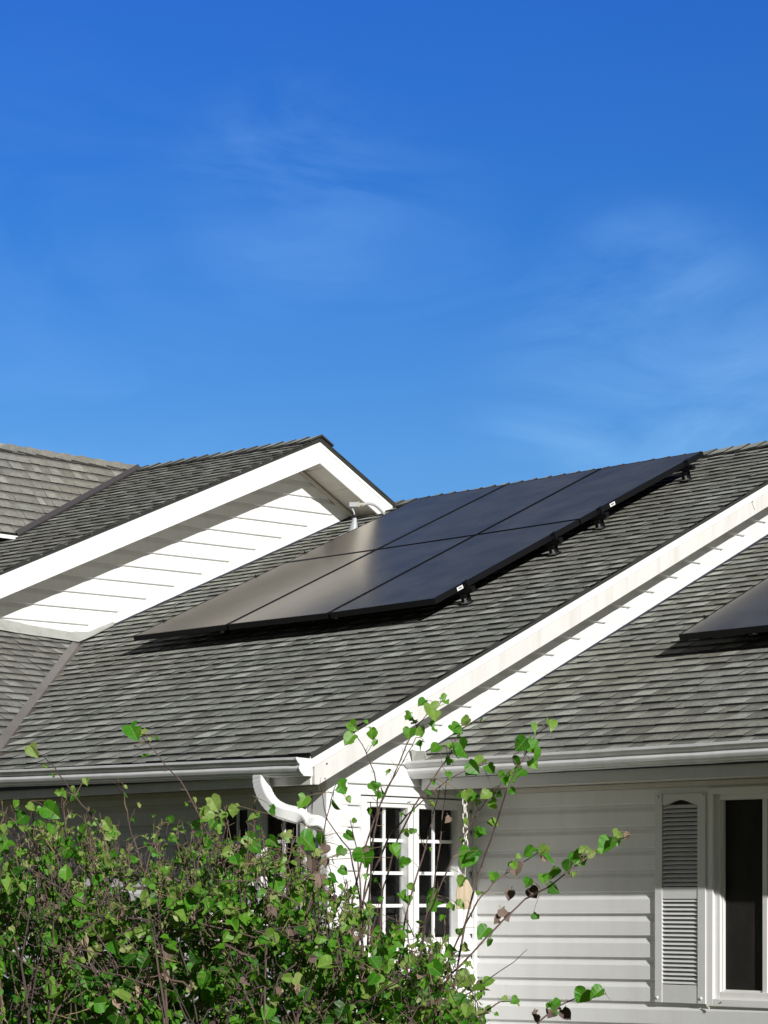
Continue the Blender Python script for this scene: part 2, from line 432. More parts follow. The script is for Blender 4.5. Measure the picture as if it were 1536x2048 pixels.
# valley metal: two folded strips
va = MB(); k0, k1 = -.14, 1.13
A0, A1 = p1+(p2-p1)*k0, p1+(p2-p1)*k1
dn = n1.cross((p2-p1)).normalized(); dn = dn if dn.x < 0 else -dn
dm = NR.cross((p2-p1)).normalized(); dm = dm if dm.x > 0 else -dm
va.prism([A0+dn*.062+n1*.010, A0+n1*.001, A1+n1*.001, A1+dn*.055+n1*.010], (0, 0, -.003), 0)
va.prism([A0+NR*.001, A0+dm*.17-NR*.020, A1+dm*.17-NR*.020, A1+NR*.001], (0, 0, -.003), 1)
M_VAL = painted('valley_metal', (.19, .175, .165), (.13, .11, .09), .7, .45, (3, 3, 3)); M_VAL2 = painted('valley_metal_dirty', (.10, .085, .075), (.2, .15, .1), .7, .5, (5, 5, 5))
pp_ = pm(143, 1286)
va.prism([onL(pp_.x-.3, pp_.y-.25)-UP*.035, onL(pp_.x+.1, pp_.y-.25)-UP*.035, onL(pp_.x+.1, pp_.y+.3)-UP*.035, onL(pp_.x-.3, pp_.y+.3)-UP*.035], (0, 0, -.01), 1)
va.prism([M(pp_.x-.2, pp_.y-.25)-UP*.035, M(pp_.x+.3, pp_.y-.25)-UP*.035, M(pp_.x+.3, pp_.y+.3)-UP*.035, M(pp_.x-.2, pp_.y+.3)-UP*.035], (0, 0, -.01), 1)
part(va, 'valley_flashing', [M_VAL, M_VAL2], label='brown metal valley between the lower left slope and main slope')

# ---- upper gable (dormer) ----------------------------------------------------
OVD = .385
W = lambda x, y, o=0: on(x, y, nn, b0+nn*o)
ra, rb = W(0, 1141.7, OVD), W(640, 876, OVD)
ra = ra+(ra-rb).normalized()*.9
apex = rb
far = on(285, 937, (0, 0, 1), apex)
ND = (rb-ra).cross(far-ra).normalized(); ND = ND if ND.z > 0 else -ND
onD = lambda u, v: V3(u, v, apex.z-(ND.x*(u-apex.x)+ND.y*(v-apex.y))/ND.z)
vl = on(40, 1072, ND, apex)                       # foot of the upper valley
rdir = (far-apex).normalized()                    # ridge direction, going back-left
low = V3(-16.6, 10.0, 0); low = onD(low.x, low.y)
vdd = (vl-far).normalized()
shingles('roof', [ra+nn*.012, apex+nn*.012, far, vl, onD(vl.x-.9, vl.y-.1), onD(ra.x-2.2, ra.y-.35)], (rdir.x, rdir.y, 0), house, M_SHINGLE, .128, .112, 41, pieces=[(0, 1, 2, 3), (0, 3, 4, 5)], label='upper left roof slope above the white gable board')
# back slope of this gable
rr = W(785, 1004, OVD); rr2 = rr+(rr-apex).normalized()*1.6
bsl = (rr2-apex)
shingles('roof', [apex+nn*.012, rr2+nn*.012, rr2+rdir*2.1, apex+rdir*2.1], (rdir.x, rdir.y, 0), house, M_SHINGLE, .128, .128, 42)
ridge_caps('ridge_cap', apex+nn*.03, far, (ra-apex), (rr2-apex), house, M_SHINGLE, 5, .15, .14)

# ---- upper left steep roof ---------------------------------------------------
r0 = on(0, 890, (0, 0, 1), apex)
tdir = (r0-far).normalized()                      # its ridge, coming towards the viewer
NT = (r0-far).cross(vl-far).normalized(); NT = NT if NT.z > 0 else -NT
e1_ = on(0, 1063, NT, far); e0_ = on(44, 1069, NT, far)
edr = (e1_-e0_).normalized(); far2 = far+tdir*4.5
shingles('roof', [e0_, e0_+edr*3.5, far2, far+tdir*.04, ], (tdir.x, tdir.y, 0), house, M_SHINGLE_T, .108, .108, 51, big=.98, label='steep upper left roof slope with wide brownish tabs')
mbk = MB(); mbk.prism([far, far2, far2+V3(-2.4, 0, -1.6), far+V3(-2.4, 0, -1.6)], (0, 0, -.06)); part(mbk, 'roof', M_SHINGLE_T)
ridge_caps('ridge_cap', far2, far-tdir*.02, (e0_-far), (-1, 0, -.7), house, M_SHINGLE_T, 6, .19, .15)
# upper valley metal
vm = MB(); vdir2 = (vl-far).normalized(); dT = NT.cross(vdir2).normalized(); dT = dT if (dT.dot(tdir) > 0) else -dT
dD = ND.cross(vdir2).normalized(); dD = dD if dD.dot(tdir) < 0 else -dD
s0, s1_ = far+vdir2*.03, vl+vdir2*.02
vm.prism([s0+dT*.05+NT*.022, s0+NT*.012, s1_+NT*.012, s1_+dT*.05+NT*.022], (0, 0, -.003)); vm.prism([s0+ND*.012, s0+dD*.02+ND*.020, s1_+dD*.02+ND*.020, s1_+ND*.012], (0, 0, -.003))
M_VAL3, _, _ = mat('valley_dark_metal', (.075, .068, .07), .45, .4)
part(vm, 'valley_flashing', M_VAL3, label='dark metal valley strip between the two upper left slopes')
# its white eave board
fb = MB(); eo = edr*1.0
E0, E1 = e0_-V3(0, 0, .02), e0_+edr*3.5-V3(0, 0, .02)
outw = edr.cross(UP).normalized(); outw = outw if outw.x > 0 else -outw
fb.prism([E0-outw*.02, E1-outw*.02, E1-outw*.02-UP*.15, E0-outw*.02-UP*.0], -outw*.02)
fb.prism([E0, E1, E1-UP*.045, E0-UP*.03], outw*.012)
part(fb, 'fascia', M_WHITE, label='short white eave board at the left edge')
sb = MB(); sb.prism([E0-outw*.06-UP*.05, E1-outw*.06-UP*.14, E1-outw*.5-UP*.14, E0-outw*.5-UP*.05], (0, 0, -.01)); part(sb, 'soffit', M_SOFFIT)
tw = MB(); tw.prism([E0-outw*.45-UP*.06, E1-outw*.45-UP*.06, E1-outw*.45-UP*1.5, E0-outw*.45-UP*1.5], -outw*.05); part(tw, 'wall', M_SIDING)

# ---- dormer wall ---------------------------------------------------------------
def dz(x): return x
O_D = V3(b0.x, b0.y, 0)
aq = lambda p: (p-O_D).dot(dv)
z0D = 2.4298+CAM_H
wall_l = W(-40, 1273); a_l = aq(wall_l)-1.6
ztop = lambda p: p
apx_w = W(598, 940)                                 # where the wall tops out, hidden by the boards
a_ap = aq(apex); 
hullD = [(a_ap-(apex.z-.08-b0.z)/.4572, b0.z), (0, b0.z), (aq(b1)+.05, b1.z+.02), (a_ap, apex.z-.08)]
rowsD = [(z0D+.1275*k, z0D+.1275*k) for k in range(-4, 14)]
sdm = MB(); siding(sdm, O_D, dv, nn, rowsD, a_l, a_ap+1.6, hullD)
sdm.prism([O_D+dv*q[0]+UP*q[1]-nn*.01 for q in hullD], -nn*.1)
# trim along the foot of the wall
up_b = (b1-b0).normalized()
dw = up_b.cross(nn); dw = dw if dw.z > 0 else -dw
part(sdm, 'wall', M_SIDING, label='bright white siding of the upper gable above the panels')
tr = MB()
tr.prism([b0+nn*.004+UP*.012, b1+up_b*.1+nn*.004+UP*.012, b1+up_b*.1+dw*.085+nn*.004, b0+dw*.085-up_b*.05+nn*.004, ], nn*.018)
part(tr, 'base_trim', M_FRAME, bevel=.003)
bg_ = MB(); bg_.prism([b0+nn*.004-UP*.02, b1+up_b*.1+nn*.004-UP*.02, b1+up_b*.1+nn*.004+UP*.0125, b0+nn*.004+UP*.0125], nn*.026); part(bg_, 'base_flashing', M_DARK)
bt = MB(); bl = b0-dv*(-a_l)
bt.box(b0+nn*.02-UP*.004+dv*.02, (bl-b0)*1.0+V3(0, 0, b0.z-bl.z), nn*.012, UP*.02); part(bt, 'base_gap', M_BLACK)
fl = MB()
fs = 20; prev = None
for i in range(fs+1):
    s_ = i/fs; a_ = a_l+(0.34-a_l)*s_; base = O_D+dv*a_; w_ = .125 if a_ < .02 else max(.015, .125-(a_-.02)*.36)
    def zroof(p, k_=.0): return max(onL(p.x, p.y).z, zM(p.y) if a_ > -.15 else -9)+k_
    oo = base+nn*w_
    cur = (V3((base+nn*.004).x, (base+nn*.004).y, zroof(base, .05)), V3(oo.x, oo.y, zroof(oo, .024+.006*math.sin(s_*17))))
    if prev: fl.prism([prev[0], prev[1], cur[1], cur[0]], (0, 0, -.004)); fl.prism([prev[1], cur[1], cur[1]-UP*.012, prev[1]-UP*.012], nn*.002)
    prev = cur
part(fl, 'step_flashing', M_LEAD, label='grey lead flashing strip under the upper gable wall')
# boards
def rake(name, lo, hi, n_out, th, parent, m_lo, m_strip, h_strip, h_all, cut=None, lab=None, plumb_end=True):
    """rake fascia: board and the proud top strip; lo, hi = top edge of the board at its outer face"""
    d = (hi-lo).normalized(); m1 = MB(); o = m1
    o.prism([lo-UP*h_strip*.6, hi-UP*h_strip*.6, hi-UP*h_all, lo-UP*h_all] if cut is None else cut, -n_out*th)
    f = part(m1, name, m_lo, parent, label=lab, bevel=.003)
    m2 = MB(); m2.prism([lo-UP*.004, hi-UP*.004, hi-UP*h_strip, lo-UP*h_strip], n_out*.005)
    part(m2, 'drip_edge', m_strip, f, bevel=.002)
    m3 = MB(); m3.prism([lo+UP*.008, hi+UP*.008, hi-UP*.0035, lo-UP*.0035], n_out*.010); part(m3, 'starter_strip', M_EDGE, f)
    return f
hD = .215
rake('fascia', ra, apex, nn, .02, house, M_WHITE, M_WHITE, .05, hD, lab='long white rake board on the left side of upper gable')
rake('fascia', apex, rr2, nn, .02, house, M_FASCIA2, M_WHITE, .068, hD, lab='short white rake board on the right side of upper gable')
# soffits of the dormer
def soffit(name, lo, hi, n_out, depth, drop, lines, parent=house):
    m1 = MB(); a_, b_ = lo-UP*drop-n_out*.02, hi-UP*drop-n_out*.02
    d = (b_-a_); dl = d.length; d.normalize(); k = int(dl/lines)
    for i in range(k+1):
        x0, x1 = i*lines+.002, min((i+1)*lines-.004, dl)
        if x1 <= x0: continue
        m1.prism([a_+d*x0, a_+d*x1, a_+d*x1-n_out*depth, a_+d*x0-n_out*depth], UP*.006)
    m1.prism([a_+UP*.008, b_+UP*.008, b_-n_out*depth+UP*.008, a_-n_out*depth+UP*.008], UP*.006)
    return part(m1, name, M_SOFFIT, parent)
soffit('soffit', ra, apex, nn, OVD-.02, hD-.045, .30)
soffit('soffit', rr2, apex, nn, OVD-.02, hD-.045, .30)
cm = MB(); dd = (rr2-apex).normalized()      # dark channel where soffit meets wall
cm.box(apex-nn*(OVD-.018)-UP*(hD-.03), dd*2.2, nn*.03, -UP*.028); cm.box(apex-nn*(OVD-.018)-UP*(hD-.03), (ra-apex).normalized()*4.4, nn*.03, -UP*.028); part(cm, 'soffit_channel', M_SOFFIT)

# ---- main rake (front gable) ------------------------------------------------------
rkt = V3(UF, vE-.012, zM(vE-.012)-.012); rkh = V3(UF, vRidge, zM(vRidge)-.012)
hF = .197
low_cut = pu(626, 1568.8, UF); tip = pu(637.5, 1568.3, UF)
strip_h = .078
pB = pu(629.6, 1518, UF)
sF = (rkh-rkt).normalized()
bot = [V3(UF, pB.y, low_cut.z), V3(UF, tip.y, low_cut.z), V3(UF, vRidge, low_cut.z+(vRidge-tip.y)*.473), V3(UF, vRidge, rkh.z-strip_h*.5), V3(UF, pB.y, rkt.z+(pB.y-rkt.y)*TM-strip_h*.6)]
f1 = rake('fascia', rkt, rkh, XN, .02, house, M_FASCIA, M_WHITE, strip_h, hF, cut=bot, lab='long cream rake board of the front gable')
f2 = rake('fascia', rkh, V3(UF, vRidge+4.4, rkh.z-4.4*TM), XN, .02, house, M_FASCIA, M_WHITE, strip_h, .25, lab='rear rake board of the front gable')
# board joint and nail heads
jn = MB()
for (x, y) in ((650, 1557), (653, 1528), (654, 1527), (1017, 1293), (1183, 1196), (1307, 1116), (1434, 1037), (1505, 1003), (1363, 1078)):
    jn = MB(); pnt = pu(x, y, UF+.001); jn.tube([pnt, pnt+XN*.003], .0045, 6); part(jn, 'nail', M_VAL3, f1)
jt = MB(); a_ = pu(1499, 994, UF); b_ = pu(1509, 1020, UF); jt.prism([a_, a_+YN*.004, b_+YN*.004, b_], XN*.0015); part(jt, 'joint', M_VAL3, f1)
soffit('soffit', V3(UF, vE+.03, zM(vE+.03)-.012), rkh, XN, OVF-.02, hF-.03, .30)
# ---- gable end wall ---------------------------------------------------------------
wf0 = pu(838.7, 1508.7); wf1 = pu(1436, 1130)
z0G = 1.5509+CAM_H; dG = .128
rowsG = [(z0G+dG*k, z0G+dG*k) for k in range(-30, 18)]
O_G = V3(U0, 0, 0)
slopeW = (wf1.z-wf0.z)/(wf1.y-wf0.y)
zw = lambda v: wf0.z+(v-wf0.y)*slopeW
gm = MB()
zF = lambda v: zM(v)-.16
# upper part, beside the right roof
siding(gm, O_G, YN, XN, rowsG, V0, 16.0, [(wf0.y-.12, zw(wf0.y-.12)), (15.6, zw(15.6)), (vRidge+.2, zF(vRidge)), (wf0.y-.12, zF(wf0.y-.12))])
# lower part, below the right roof eave, with the hole of the window
wT = pu(716, 1589).z; wB = pu(716, 1893).z; wL = pu(716, 1600).y; wR = pu(926, 1700).y
siding(gm, O_G, YN, XN, rowsG, V0, 16.0, [(V0+.10, wB), (V0+.10, zF(V0)+.05), (wL, zF(wL)), (wL, wB)])
siding(gm, O_G, YN, XN, rowsG, V0, 16.0, [(wL, wT), (wL, zF(wL)), (wf0.y-.12, zF(wf0.y-.12)), (wf0.y-.12, wT)])
siding(gm, O_G, YN, XN, rowsG, V0, 16.0, [(wf0.y-.12, wT), (wf0.y-.12, zw(wf0.y-.12)), (V1, zw(V1)), (V1, wT)])
siding(gm, O_G, YN, XN, rowsG, V0, 16.0, [(V0+.10, .25), (V0+.10, wB), (V1-.03, wB), (V1-.03, .25)])
siding(gm, O_G, YN, XN, rowsG, V0, 16.0, [(wR, wB), (wR, wT), (V1-.03, wT), (V1-.03, wB)])
gm.prism([V3(U0-.11, V0, 0), V3(U0-.11, V1, 0), V3(U0-.11, 15.6, zM(14)-.2), V3(U0-.11, vRidge, zF(vRidge)), V3(U0-.11, V0, zF(V0))], -XN*.05)
part(gm, 'wall', M_SIDING, label='sunlit white siding of the front gable end')
ub = (wf1-wf0).normalized(); dwb = ub.cross(XN); dwb = dwb if dwb.z > 0 else -dwb
tr = MB(); s0 = wf0-ub*.05; e0 = wf0+ub*6.6
tr.prism([s0+XN*.004, e0+XN*.004, e0+dwb*.085+XN*.004, s0+dwb*.085+XN*.004], XN*.018); part(tr, 'base_trim', M_FRAME, bevel=.003)
bg_ = MB(); bg_.prism([s0+XN*.004-UP*.02, e0+XN*.004-UP*.02, e0+XN*.004+UP*.006, s0+XN*.004+UP*.006], XN*.025); part(bg_, 'base_flashing', M_DARK)
# kick-out flashing at the foot of the right roof
kf = MB(); K = [pu(822, 1498, U0+.05), pu(834, 1502, U0+.06), pu(846, 1527, U0+.10), pu(825, 1527, U0+.03)]
kf.prism(K, V3(-.03, .05, 0)); kf.prism([K[1], K[1]+V3(.05, .01, 0), K[2]+V3(.04, .0, 0), K[2]], V3(0, .01, -.004)); part(kf, 'kickout_flashing', M_LEAD, label='small bent grey flashing at the gutter end')
# corner post
cp = MB(); cpx = pu(691, 1650).y
cp.box((U0-.10, V0-.012, .2), (.118, 0, 0), (0, .012, 0), (0, 0, zF(V0)-.2)); cp.box((U0, V0, .2), (.02, 0, 0), (0, cpx-V0, 0), (0, 0, zF(V0)-.2-.02)); part(cp, 'corner_post', M_WHITE, bevel=.004)

# ---- front wall at the left ----------------------------------------------------------
lw = MB(); vSf = pu(626, 1569, UF).y            # plane of the eave board
zS = pu(626, 1569, UF).z                         # its lower edge
O_L = V3(0, V0, 0)
zl0 = pv(300, 1652, V0).z; rowsL = [(zl0+.128*k, zl0+.128*k) for k in range(-16, 4)]
lwX0, lwX1 = pv(428, 1650, V0).x, pv(622, 1650, V0).x; lT = pv(500, 1612, V0).z; lB = lT-.95
for hl in ([(-14.5, .2), (U0-.10, .2), (U0-.10, lB), (-14.5, lB)], [(-14.5, lB), (lwX0, lB), (lwX0, lT), (-14.5, lT)], [(lwX1, lB), (U0-.10, lB), (U0-.10, lT), (lwX1, lT)], [(-14.5, lT), (U0-.10, lT), (U0-.10, zS+.03), (-14.5, zS+.03)]):
    siding(lw, O_L, XN, -YN, rowsL, -14.5, U0-.10, hl)
lw.prism([V3(-14.5, V0+.11, 0), V3(U0-.16, V0+.11, 0), V3(U0-.16, V0+.11, zS), V3(-14.5, V0+.11, zS)], YN*.05)
part(lw, 'wall', M_SIDING, label='shaded siding under the left gutter')
# ---- right wall ------------------------------------------------------------------------
rw = MB()
xa, xb = pv(957, 1700).x, pv(1308, 1700).x
rowsR = []
for i in range(12, -3, -1):
    za = pv(957, 1618.7+41.93*i).z; zb = pv(1308, 1607.2+44.1*i).z
    ka = (zb-za)/(xb-xa); rowsR.append((za+ka*(U0-xa), za+ka*(URR-xa)))
O_R = V3(0, V1, 0)
zSR = pv(1190, 1566, V1).z
frR = pu(843, 1580).y-.048                                # plane of the right eave board
zfb = on(1190, 1565.7, YN, (0, frR, 0)).z
wx0, wx1 = pv(1418, 1700).x, pv(1418, 1700).x+1.42
wzT, wzB = pv(1416, 1577).z, pv(1416, 2011).z
shx0, shx1 = pv(1309.5, 1700, V1-.035).x+.012, pv(1411, 1700, V1-.035).x-.012; shz0, shz1 = pv(1360, 2006.5, V1-.035).z+.012, pv(1360, 1587, V1-.035).z-.012
for hl in ([(U0+.03, -1), (URR, -1), (URR, wzB), (U0+.03, wzB)], [(U0+.03, wzB), (shx0, wzB), (shx0, wzT), (U0+.03, wzT)], [(shx0, wzB), (wx0+.01, wzB), (wx0+.01, shz0), (shx0, shz0)], [(shx0, shz1), (wx0+.01, shz1), (wx0+.01, wzT), (shx0, wzT)], [(shx1, shz0), (wx0+.01, shz0), (wx0+.01, shz1), (shx1, shz1)], [(wx1-.01, wzB), (URR, wzB), (URR, wzT), (wx1-.01, wzT)], [(U0+.03, wzT), (URR, wzT), (URR, zfb+.06), (U0+.03, zfb+.06)]):
    siding(rw, O_R, XN, -YN, rowsR, U0, URR, hl, [(0, -.006), (0, .015), (.03, .0185), (.66, .018), (.84, .005), (1.0, .002)])
low_z = rowsR[0][0]
rw.prism([V3(U0, V1-.004, .1), V3(URR, V1-.004, .1), V3(URR, V1-.004, min(rowsR[0])-.0), V3(U0, V1-.004, min(rowsR[0]))], YN*.02)
rw.prism([V3(U0, V1+.11, 0), V3(URR, V1+.11, 0), V3(URR, V1+.11, zfb), V3(U0, V1+.11, zfb)], YN*.05)
part(rw, 'wall', M_SIDING, label='half shaded siding wall beside the louvred shutter')
ic = MB(); ic.box((U0+.018, V1-.032, .1), (.026, 0, 0), (0, .03, 0), (0, 0, zfb-.1)); part(ic, 'corner_post', M_WHITE, bevel=.003)

frX = on(843, 1580, YN, (0, frR, 0)).x
# ---- eave boards, soffits, gutters -------------------------------------------------------
eb = MB()
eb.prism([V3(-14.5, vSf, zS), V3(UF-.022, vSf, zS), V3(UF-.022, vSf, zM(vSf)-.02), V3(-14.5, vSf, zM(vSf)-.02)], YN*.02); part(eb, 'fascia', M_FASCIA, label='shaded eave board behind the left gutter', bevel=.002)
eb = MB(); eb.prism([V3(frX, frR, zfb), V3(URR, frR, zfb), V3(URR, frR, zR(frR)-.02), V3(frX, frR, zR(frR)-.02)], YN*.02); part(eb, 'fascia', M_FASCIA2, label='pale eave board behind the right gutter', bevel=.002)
so = MB()
for x0 in np.arange(-14.5, U0-.24, .25): so.box((x0+.002, vSf+.02, zS+.022), (.244, 0, 0), (0, V0-vSf-.04, 0), (0, 0, .008))
so.box((-14.5, V0-.04, zS-.012), (14.5+U0-.02, 0, 0), (0, .025, 0), (0, 0, .03))
part(so, 'soffit', M_SOFFIT)
so = MB()
for x0 in np.arange(U0+.01, URR, .25): so.box((x0+.002, frR+.02, zfb+.02), (.244, 0, 0), (0, V1-frR-.04, 0), (0, 0, .008))
so.box((U0+.03, V1-.045, zfb-.012), (URR-U0, 0, 0), (0, .028, 0), (0, 0, .028))
part(so, 'soffit', M_SOFFIT)
PROF = [(0, .0), (.068, .0), (.073, .004), (.075, .009), (.086, .014), (.097, .026), (.103, .038), (.1045, .044), (.0985, .060), (.099, .064), (.112, .072), (.1205, .084), (.1255, .089), (.1255, .1015), (.119, .1035), (.112, .1015), (.112, .096), (.118, .094), (.118, .090), (.110, .082), (.094, .070), (.092, .058), (.098, .044), (.068, .006), (.004, .006), (.004, .098), (0, .098)]
def gutter(name, x0, z0, x1, z1, vback, label):
    m1 = MB(); seg = 26; rnd = random.Random(len(name)+int(abs(x0)*10)); rings = []
    for i in range(seg+1):
        k = i/seg; x = x0+(x1-x0)*k; z = z0+(z1-z0)*k+rnd.uniform(-.0012, .0012); o_ = rnd.uniform(-.0012, .0012)
        rings.append([V3(x, vback-n_-o_*(n_ > .05), z+h_) for n_, h_ in PROF])
    for i in range(seg):
        for j in range(len(PROF)):
            k = (j+1) % len(PROF); q = [rings[i][j], rings[i][k], rings[i+1][k], rings[i+1][j]]
            m1.poly(q[::-1])
    g_ = part(m1, name, M_GUTTER, label=label)
    return g_, rings
gz1 = pu(600, 1553.5, UF-.09).z; 
gb0 = pv(0, 1573.5, vSf-.09).z; gx0 = -12.4
gbx = pv(0, 1573.5, vSf-.09).x; gxe = UF-.012
sg = (gz1-gb0)/((UF-.09)-gbx)
gl, ringsL = gutter('gutter', -14.2, gb0+sg*(-14.2-gbx), gxe, gb0+sg*(gxe-gbx), vSf-.001, 'white gutter along the left eave, shingles above')
cap = MB(); zc = gb0+sg*(gxe-gbx)
cap.prism([V3(gxe, vSf-.001-n_*1.02, zc+h_*1.0) for n_, h_ in PROF[:16]] + [V3(gxe, vSf-.001, zc+.098)], XN*.012)
part(cap, 'end_cap', M_WHITE, gl, bevel=.002)
# dark drip flashing between shingles and gutter
df = MB(); df.prism([V3(-14.2, vSf-.014, zM(vE)-.13), V3(UF-.02, vSf-.014, zM(vE)-.13), V3(UF-.02, vSf-.014, zM(vSf-.014)-.01), V3(-14.2, vSf-.014, zM(vSf-.014)-.01)], -YN*.006)
df.prism([V3(-14.2, vSf-.006, zM(vE)-.012), V3(UF-.015, vSf-.006, zM(vE)-.012), V3(UF-.015, vE+.01, zM(vE)-.012), V3(-14.2, vE+.01, zM(vE)-.012)], (0, 0, -.004))
part(df, 'drip_flashing', M_DARK)
df = MB(); df.prism([V3(U0+.03, frR-.012, zR(frR)-.14), V3(URR, frR-.012, zR(frR)-.14), V3(URR, frR-.012, zR(frR)-.012), V3(U0+.03, frR-.012, zR(frR)-.012)], -YN*.006); part(df, 'drip_flashing', M_DARK)
ga = on(823, 1557.4, YN, (0, frR-.075, 0)); gb = on(1536, 1519.2, YN, (0, frR-.075, 0)); sg2 = (gb.z-ga.z)/(gb.x-ga.x)
xs = max(U0+.022, on(811, 1535, YN, (0, frR-.12, 0)).x)
gr, _ = gutter('gutter', xs, ga.z+sg2*(xs-ga.x), URR, ga.z+sg2*(URR-ga.x), frR-.001, 'white gutter along the right eave above the shutter')
cap = MB(); zc2 = ga.z+sg2*(xs-ga.x)
cap.prism([V3(xs-.003, frR-.001-n_*1.03, zc2+h_*1.02) for n_, h_ in PROF[:16]] + [V3(xs-.003, frR-.001, zc2+.103)], -XN*.006); part(cap, 'end_cap', M_GUTTER, gr)
# ---- downspout (ribbed elbows down to the corner) -------------------------------------------
def spout(pts, wx, wy, seg, rib):
    """rectangular pipe swept through pts (world), ribbed where rib is set"""
    Q_ = [Vector(p) for p in pts]; P_ = []
    for i in range(len(Q_)-1):
        a_, b_, c_, d_ = Q_[max(i-1, 0)], Q_[i], Q_[i+1], Q_[min(i+2, len(Q_)-1)]
        lo_ = min((c_-b_).length, (b_-a_).length or 9, (d_-c_).length or 9)
        for k in range(6):
            t_ = k/6
            if (c_-b_).length > .5: P_.append(b_.lerp(c_, t_)); continue
            P_.append(.5*((2*b_)+(c_-a_)*t_+(2*a_-5*b_+4*c_-d_)*t_*t_+(3*b_-a_-3*c_+d_)*t_**3))
    P_.append(Q_[-1])
    m1 = MB(); rings = []
    # resample
    tot = [0]
    for i in range(1, len(P_)): tot.append(tot[-1]+(P_[i]-P_[i-1]).length)
    n_ = int(tot[-1]/seg); side = None; cnt = 0
    for k in range(n_+1):
        s = tot[-1]*k/n_; i = max(j for j in range(len(tot)) if tot[j] <= s+1e-9); i = min(i, len(P_)-2)
        f = (s-tot[i])/(tot[i+1]-tot[i]); p = P_[i].lerp(P_[i+1], f)
        i0 = max(0, s-.05); i1 = min(tot[-1], s+.05)
        def at(s_):
            j = min(max(j for j in range(len(tot)) if tot[j] <= s_+1e-9), len(P_)-2); return P_[j].lerp(P_[j+1], (s_-tot[j])/(tot[j+1]-tot[j]))
        t_ = (at(i1)-at(i0)).normalized()
        b_ = t_.cross(V3(0, -1, 0)).normalized(); c_ = t_.cross(b_).normalized()
        g_ = 1+(.035 if (k % 2 and rib[0] < s < rib[1]) else 0)
        hx, hy = wx/2*g_, wy/2*g_; r_ = .012; ring = []
        for sx, sy, in ((1, 1), (-1, 1), (-1, -1), (1, -1)):
            for q in range(3):
                an = {(1, 1): 0, (-1, 1): 90, (-1, -1): 180, (1, -1): 270}[(sx, sy)]+q*45
                ring.append(p+b_*(sx*(hx-r_)+r_*math.cos(R(an)))+c_*(sy*(hy-r_)+r_*math.sin(R(an))))
        rings.append(ring)
    m = 12
    for r0_, r1_ in zip(rings, rings[1:]):
        for k in range(m):
            q = [r0_[k], r0_[(k+1) % m], r1_[(k+1) % m], r1_[k]]; m1.poly(q)
    m1.poly(rings[0][::-1]); m1.poly(rings[-1])
    return m1
a0 = on(522, 1552, YN, (0, vSf-.055, 0))
def dsp(x, y, v): return on(x, y, YN, (0, v, 0))
ctr = [a0+UP*.03, dsp(521.5, 1562, vSf-.055), dsp(525, 1578, vSf-.055), dsp(534, 1598, vSf-.045), dsp(548, 1614, vSf-.02), dsp(568, 1624, vSf+.03), dsp(595, 1631, vSf+.10), dsp(622, 1641, V0-.20), dsp(646, 1655, V0-.11),
       V3(U0+.050, V0-.050, dsp(662, 1686, V0-.05).z), V3(U0+.055, V0-.046, dsp(662, 1720, V0-.05).z), V3(U0+.055, V0-.046, dsp(662, 1800, V0-.05).z), V3(U0+.055, V0-.046, .15)]
ds = spout(ctr, .084, .066, .012, (.03, .95))
bmo = part(ds, 'downspout', M_WHITE, smooth=False, label='white ribbed downspout bending round the wall corner')
st = MB(); st.box(on(534, 1557, YN, (0, vSf-.002, 0))-V3(.0, .004, .12), (.045, 0, 0), (0, .003, 0), (0, 0, .13)); part(st, 'strap', M_FASCIA, bmo)

# ---- windows -------------------------------------------------------------------------------
M_PANE = bpy.data.materials.new('window_glass'); M_PANE.use_nodes = True; tp = M_PANE.node_tree; tp.nodes.remove(tp.nodes['Principled BSDF'])
g1_ = tp.nodes.new('ShaderNodeBsdfGlossy'); g1_.inputs['Roughness'].default_value = .02; t1_ = tp.nodes.new('ShaderNodeBsdfTransparent'); t1_.inputs[0].default_value = (.72, .74, .74, 1)
f1_ = tp.nodes.new('ShaderNodeFresnel'); f1_.inputs['IOR'].default_value = 1.5
bn_ = tp.nodes.new('ShaderNodeBump'); bn_.inputs['Strength'].default_value = .12; bn_.inputs['Distance'].default_value = .02; tp.links.new(noise(tp, 2.5, 2, .5), bn_.inputs['Height']); tp.links.new(bn_.outputs[0], g1_.inputs['Normal'])
m1_ = tp.nodes.new('ShaderNodeMixShader'); tp.links.new(f1_.outputs[0], m1_.inputs[0]); tp.links.new(t1_.outputs[0], m1_.inputs[1]); tp.links.new(g1_.outputs[0], m1_.inputs[2]); tp.links.new(m1_.outputs[0], tp.nodes['Material Output'].inputs[0])
M_ROOM_SHADE, tp, pp = mat('room_shade_paint', (.012, .011, .011), .9, .1)  # near-black board close behind each pane, painted as the unlit room
tp.links.new(ramp(tp, noise(tp, 3.0, 4, .6), [(.4, (.006, .006, .006)), (.75, (.030, .027, .024))]), pp.inputs['Base Color'])
M_CURT = painted('curtain', (.30, .29, .27), (.2, .19, .17), .5, .9, (40, 40, 1))
M_SCREEN, tp, pp = mat('window_screen', (.022, .021, .018), .75, .15)
wv = nd(tp, 'ShaderNodeTexNoise'); tp.links.new(ramp(tp, noise(tp, 5, 5, .6, scaled(tp, (1, 1, .4))), [(.35, (.014, .013, .011)), (.75, (.034, .032, .026))]), pp.inputs['Base Color'])
M_SCREEN.node_tree.nodes.remove(wv)
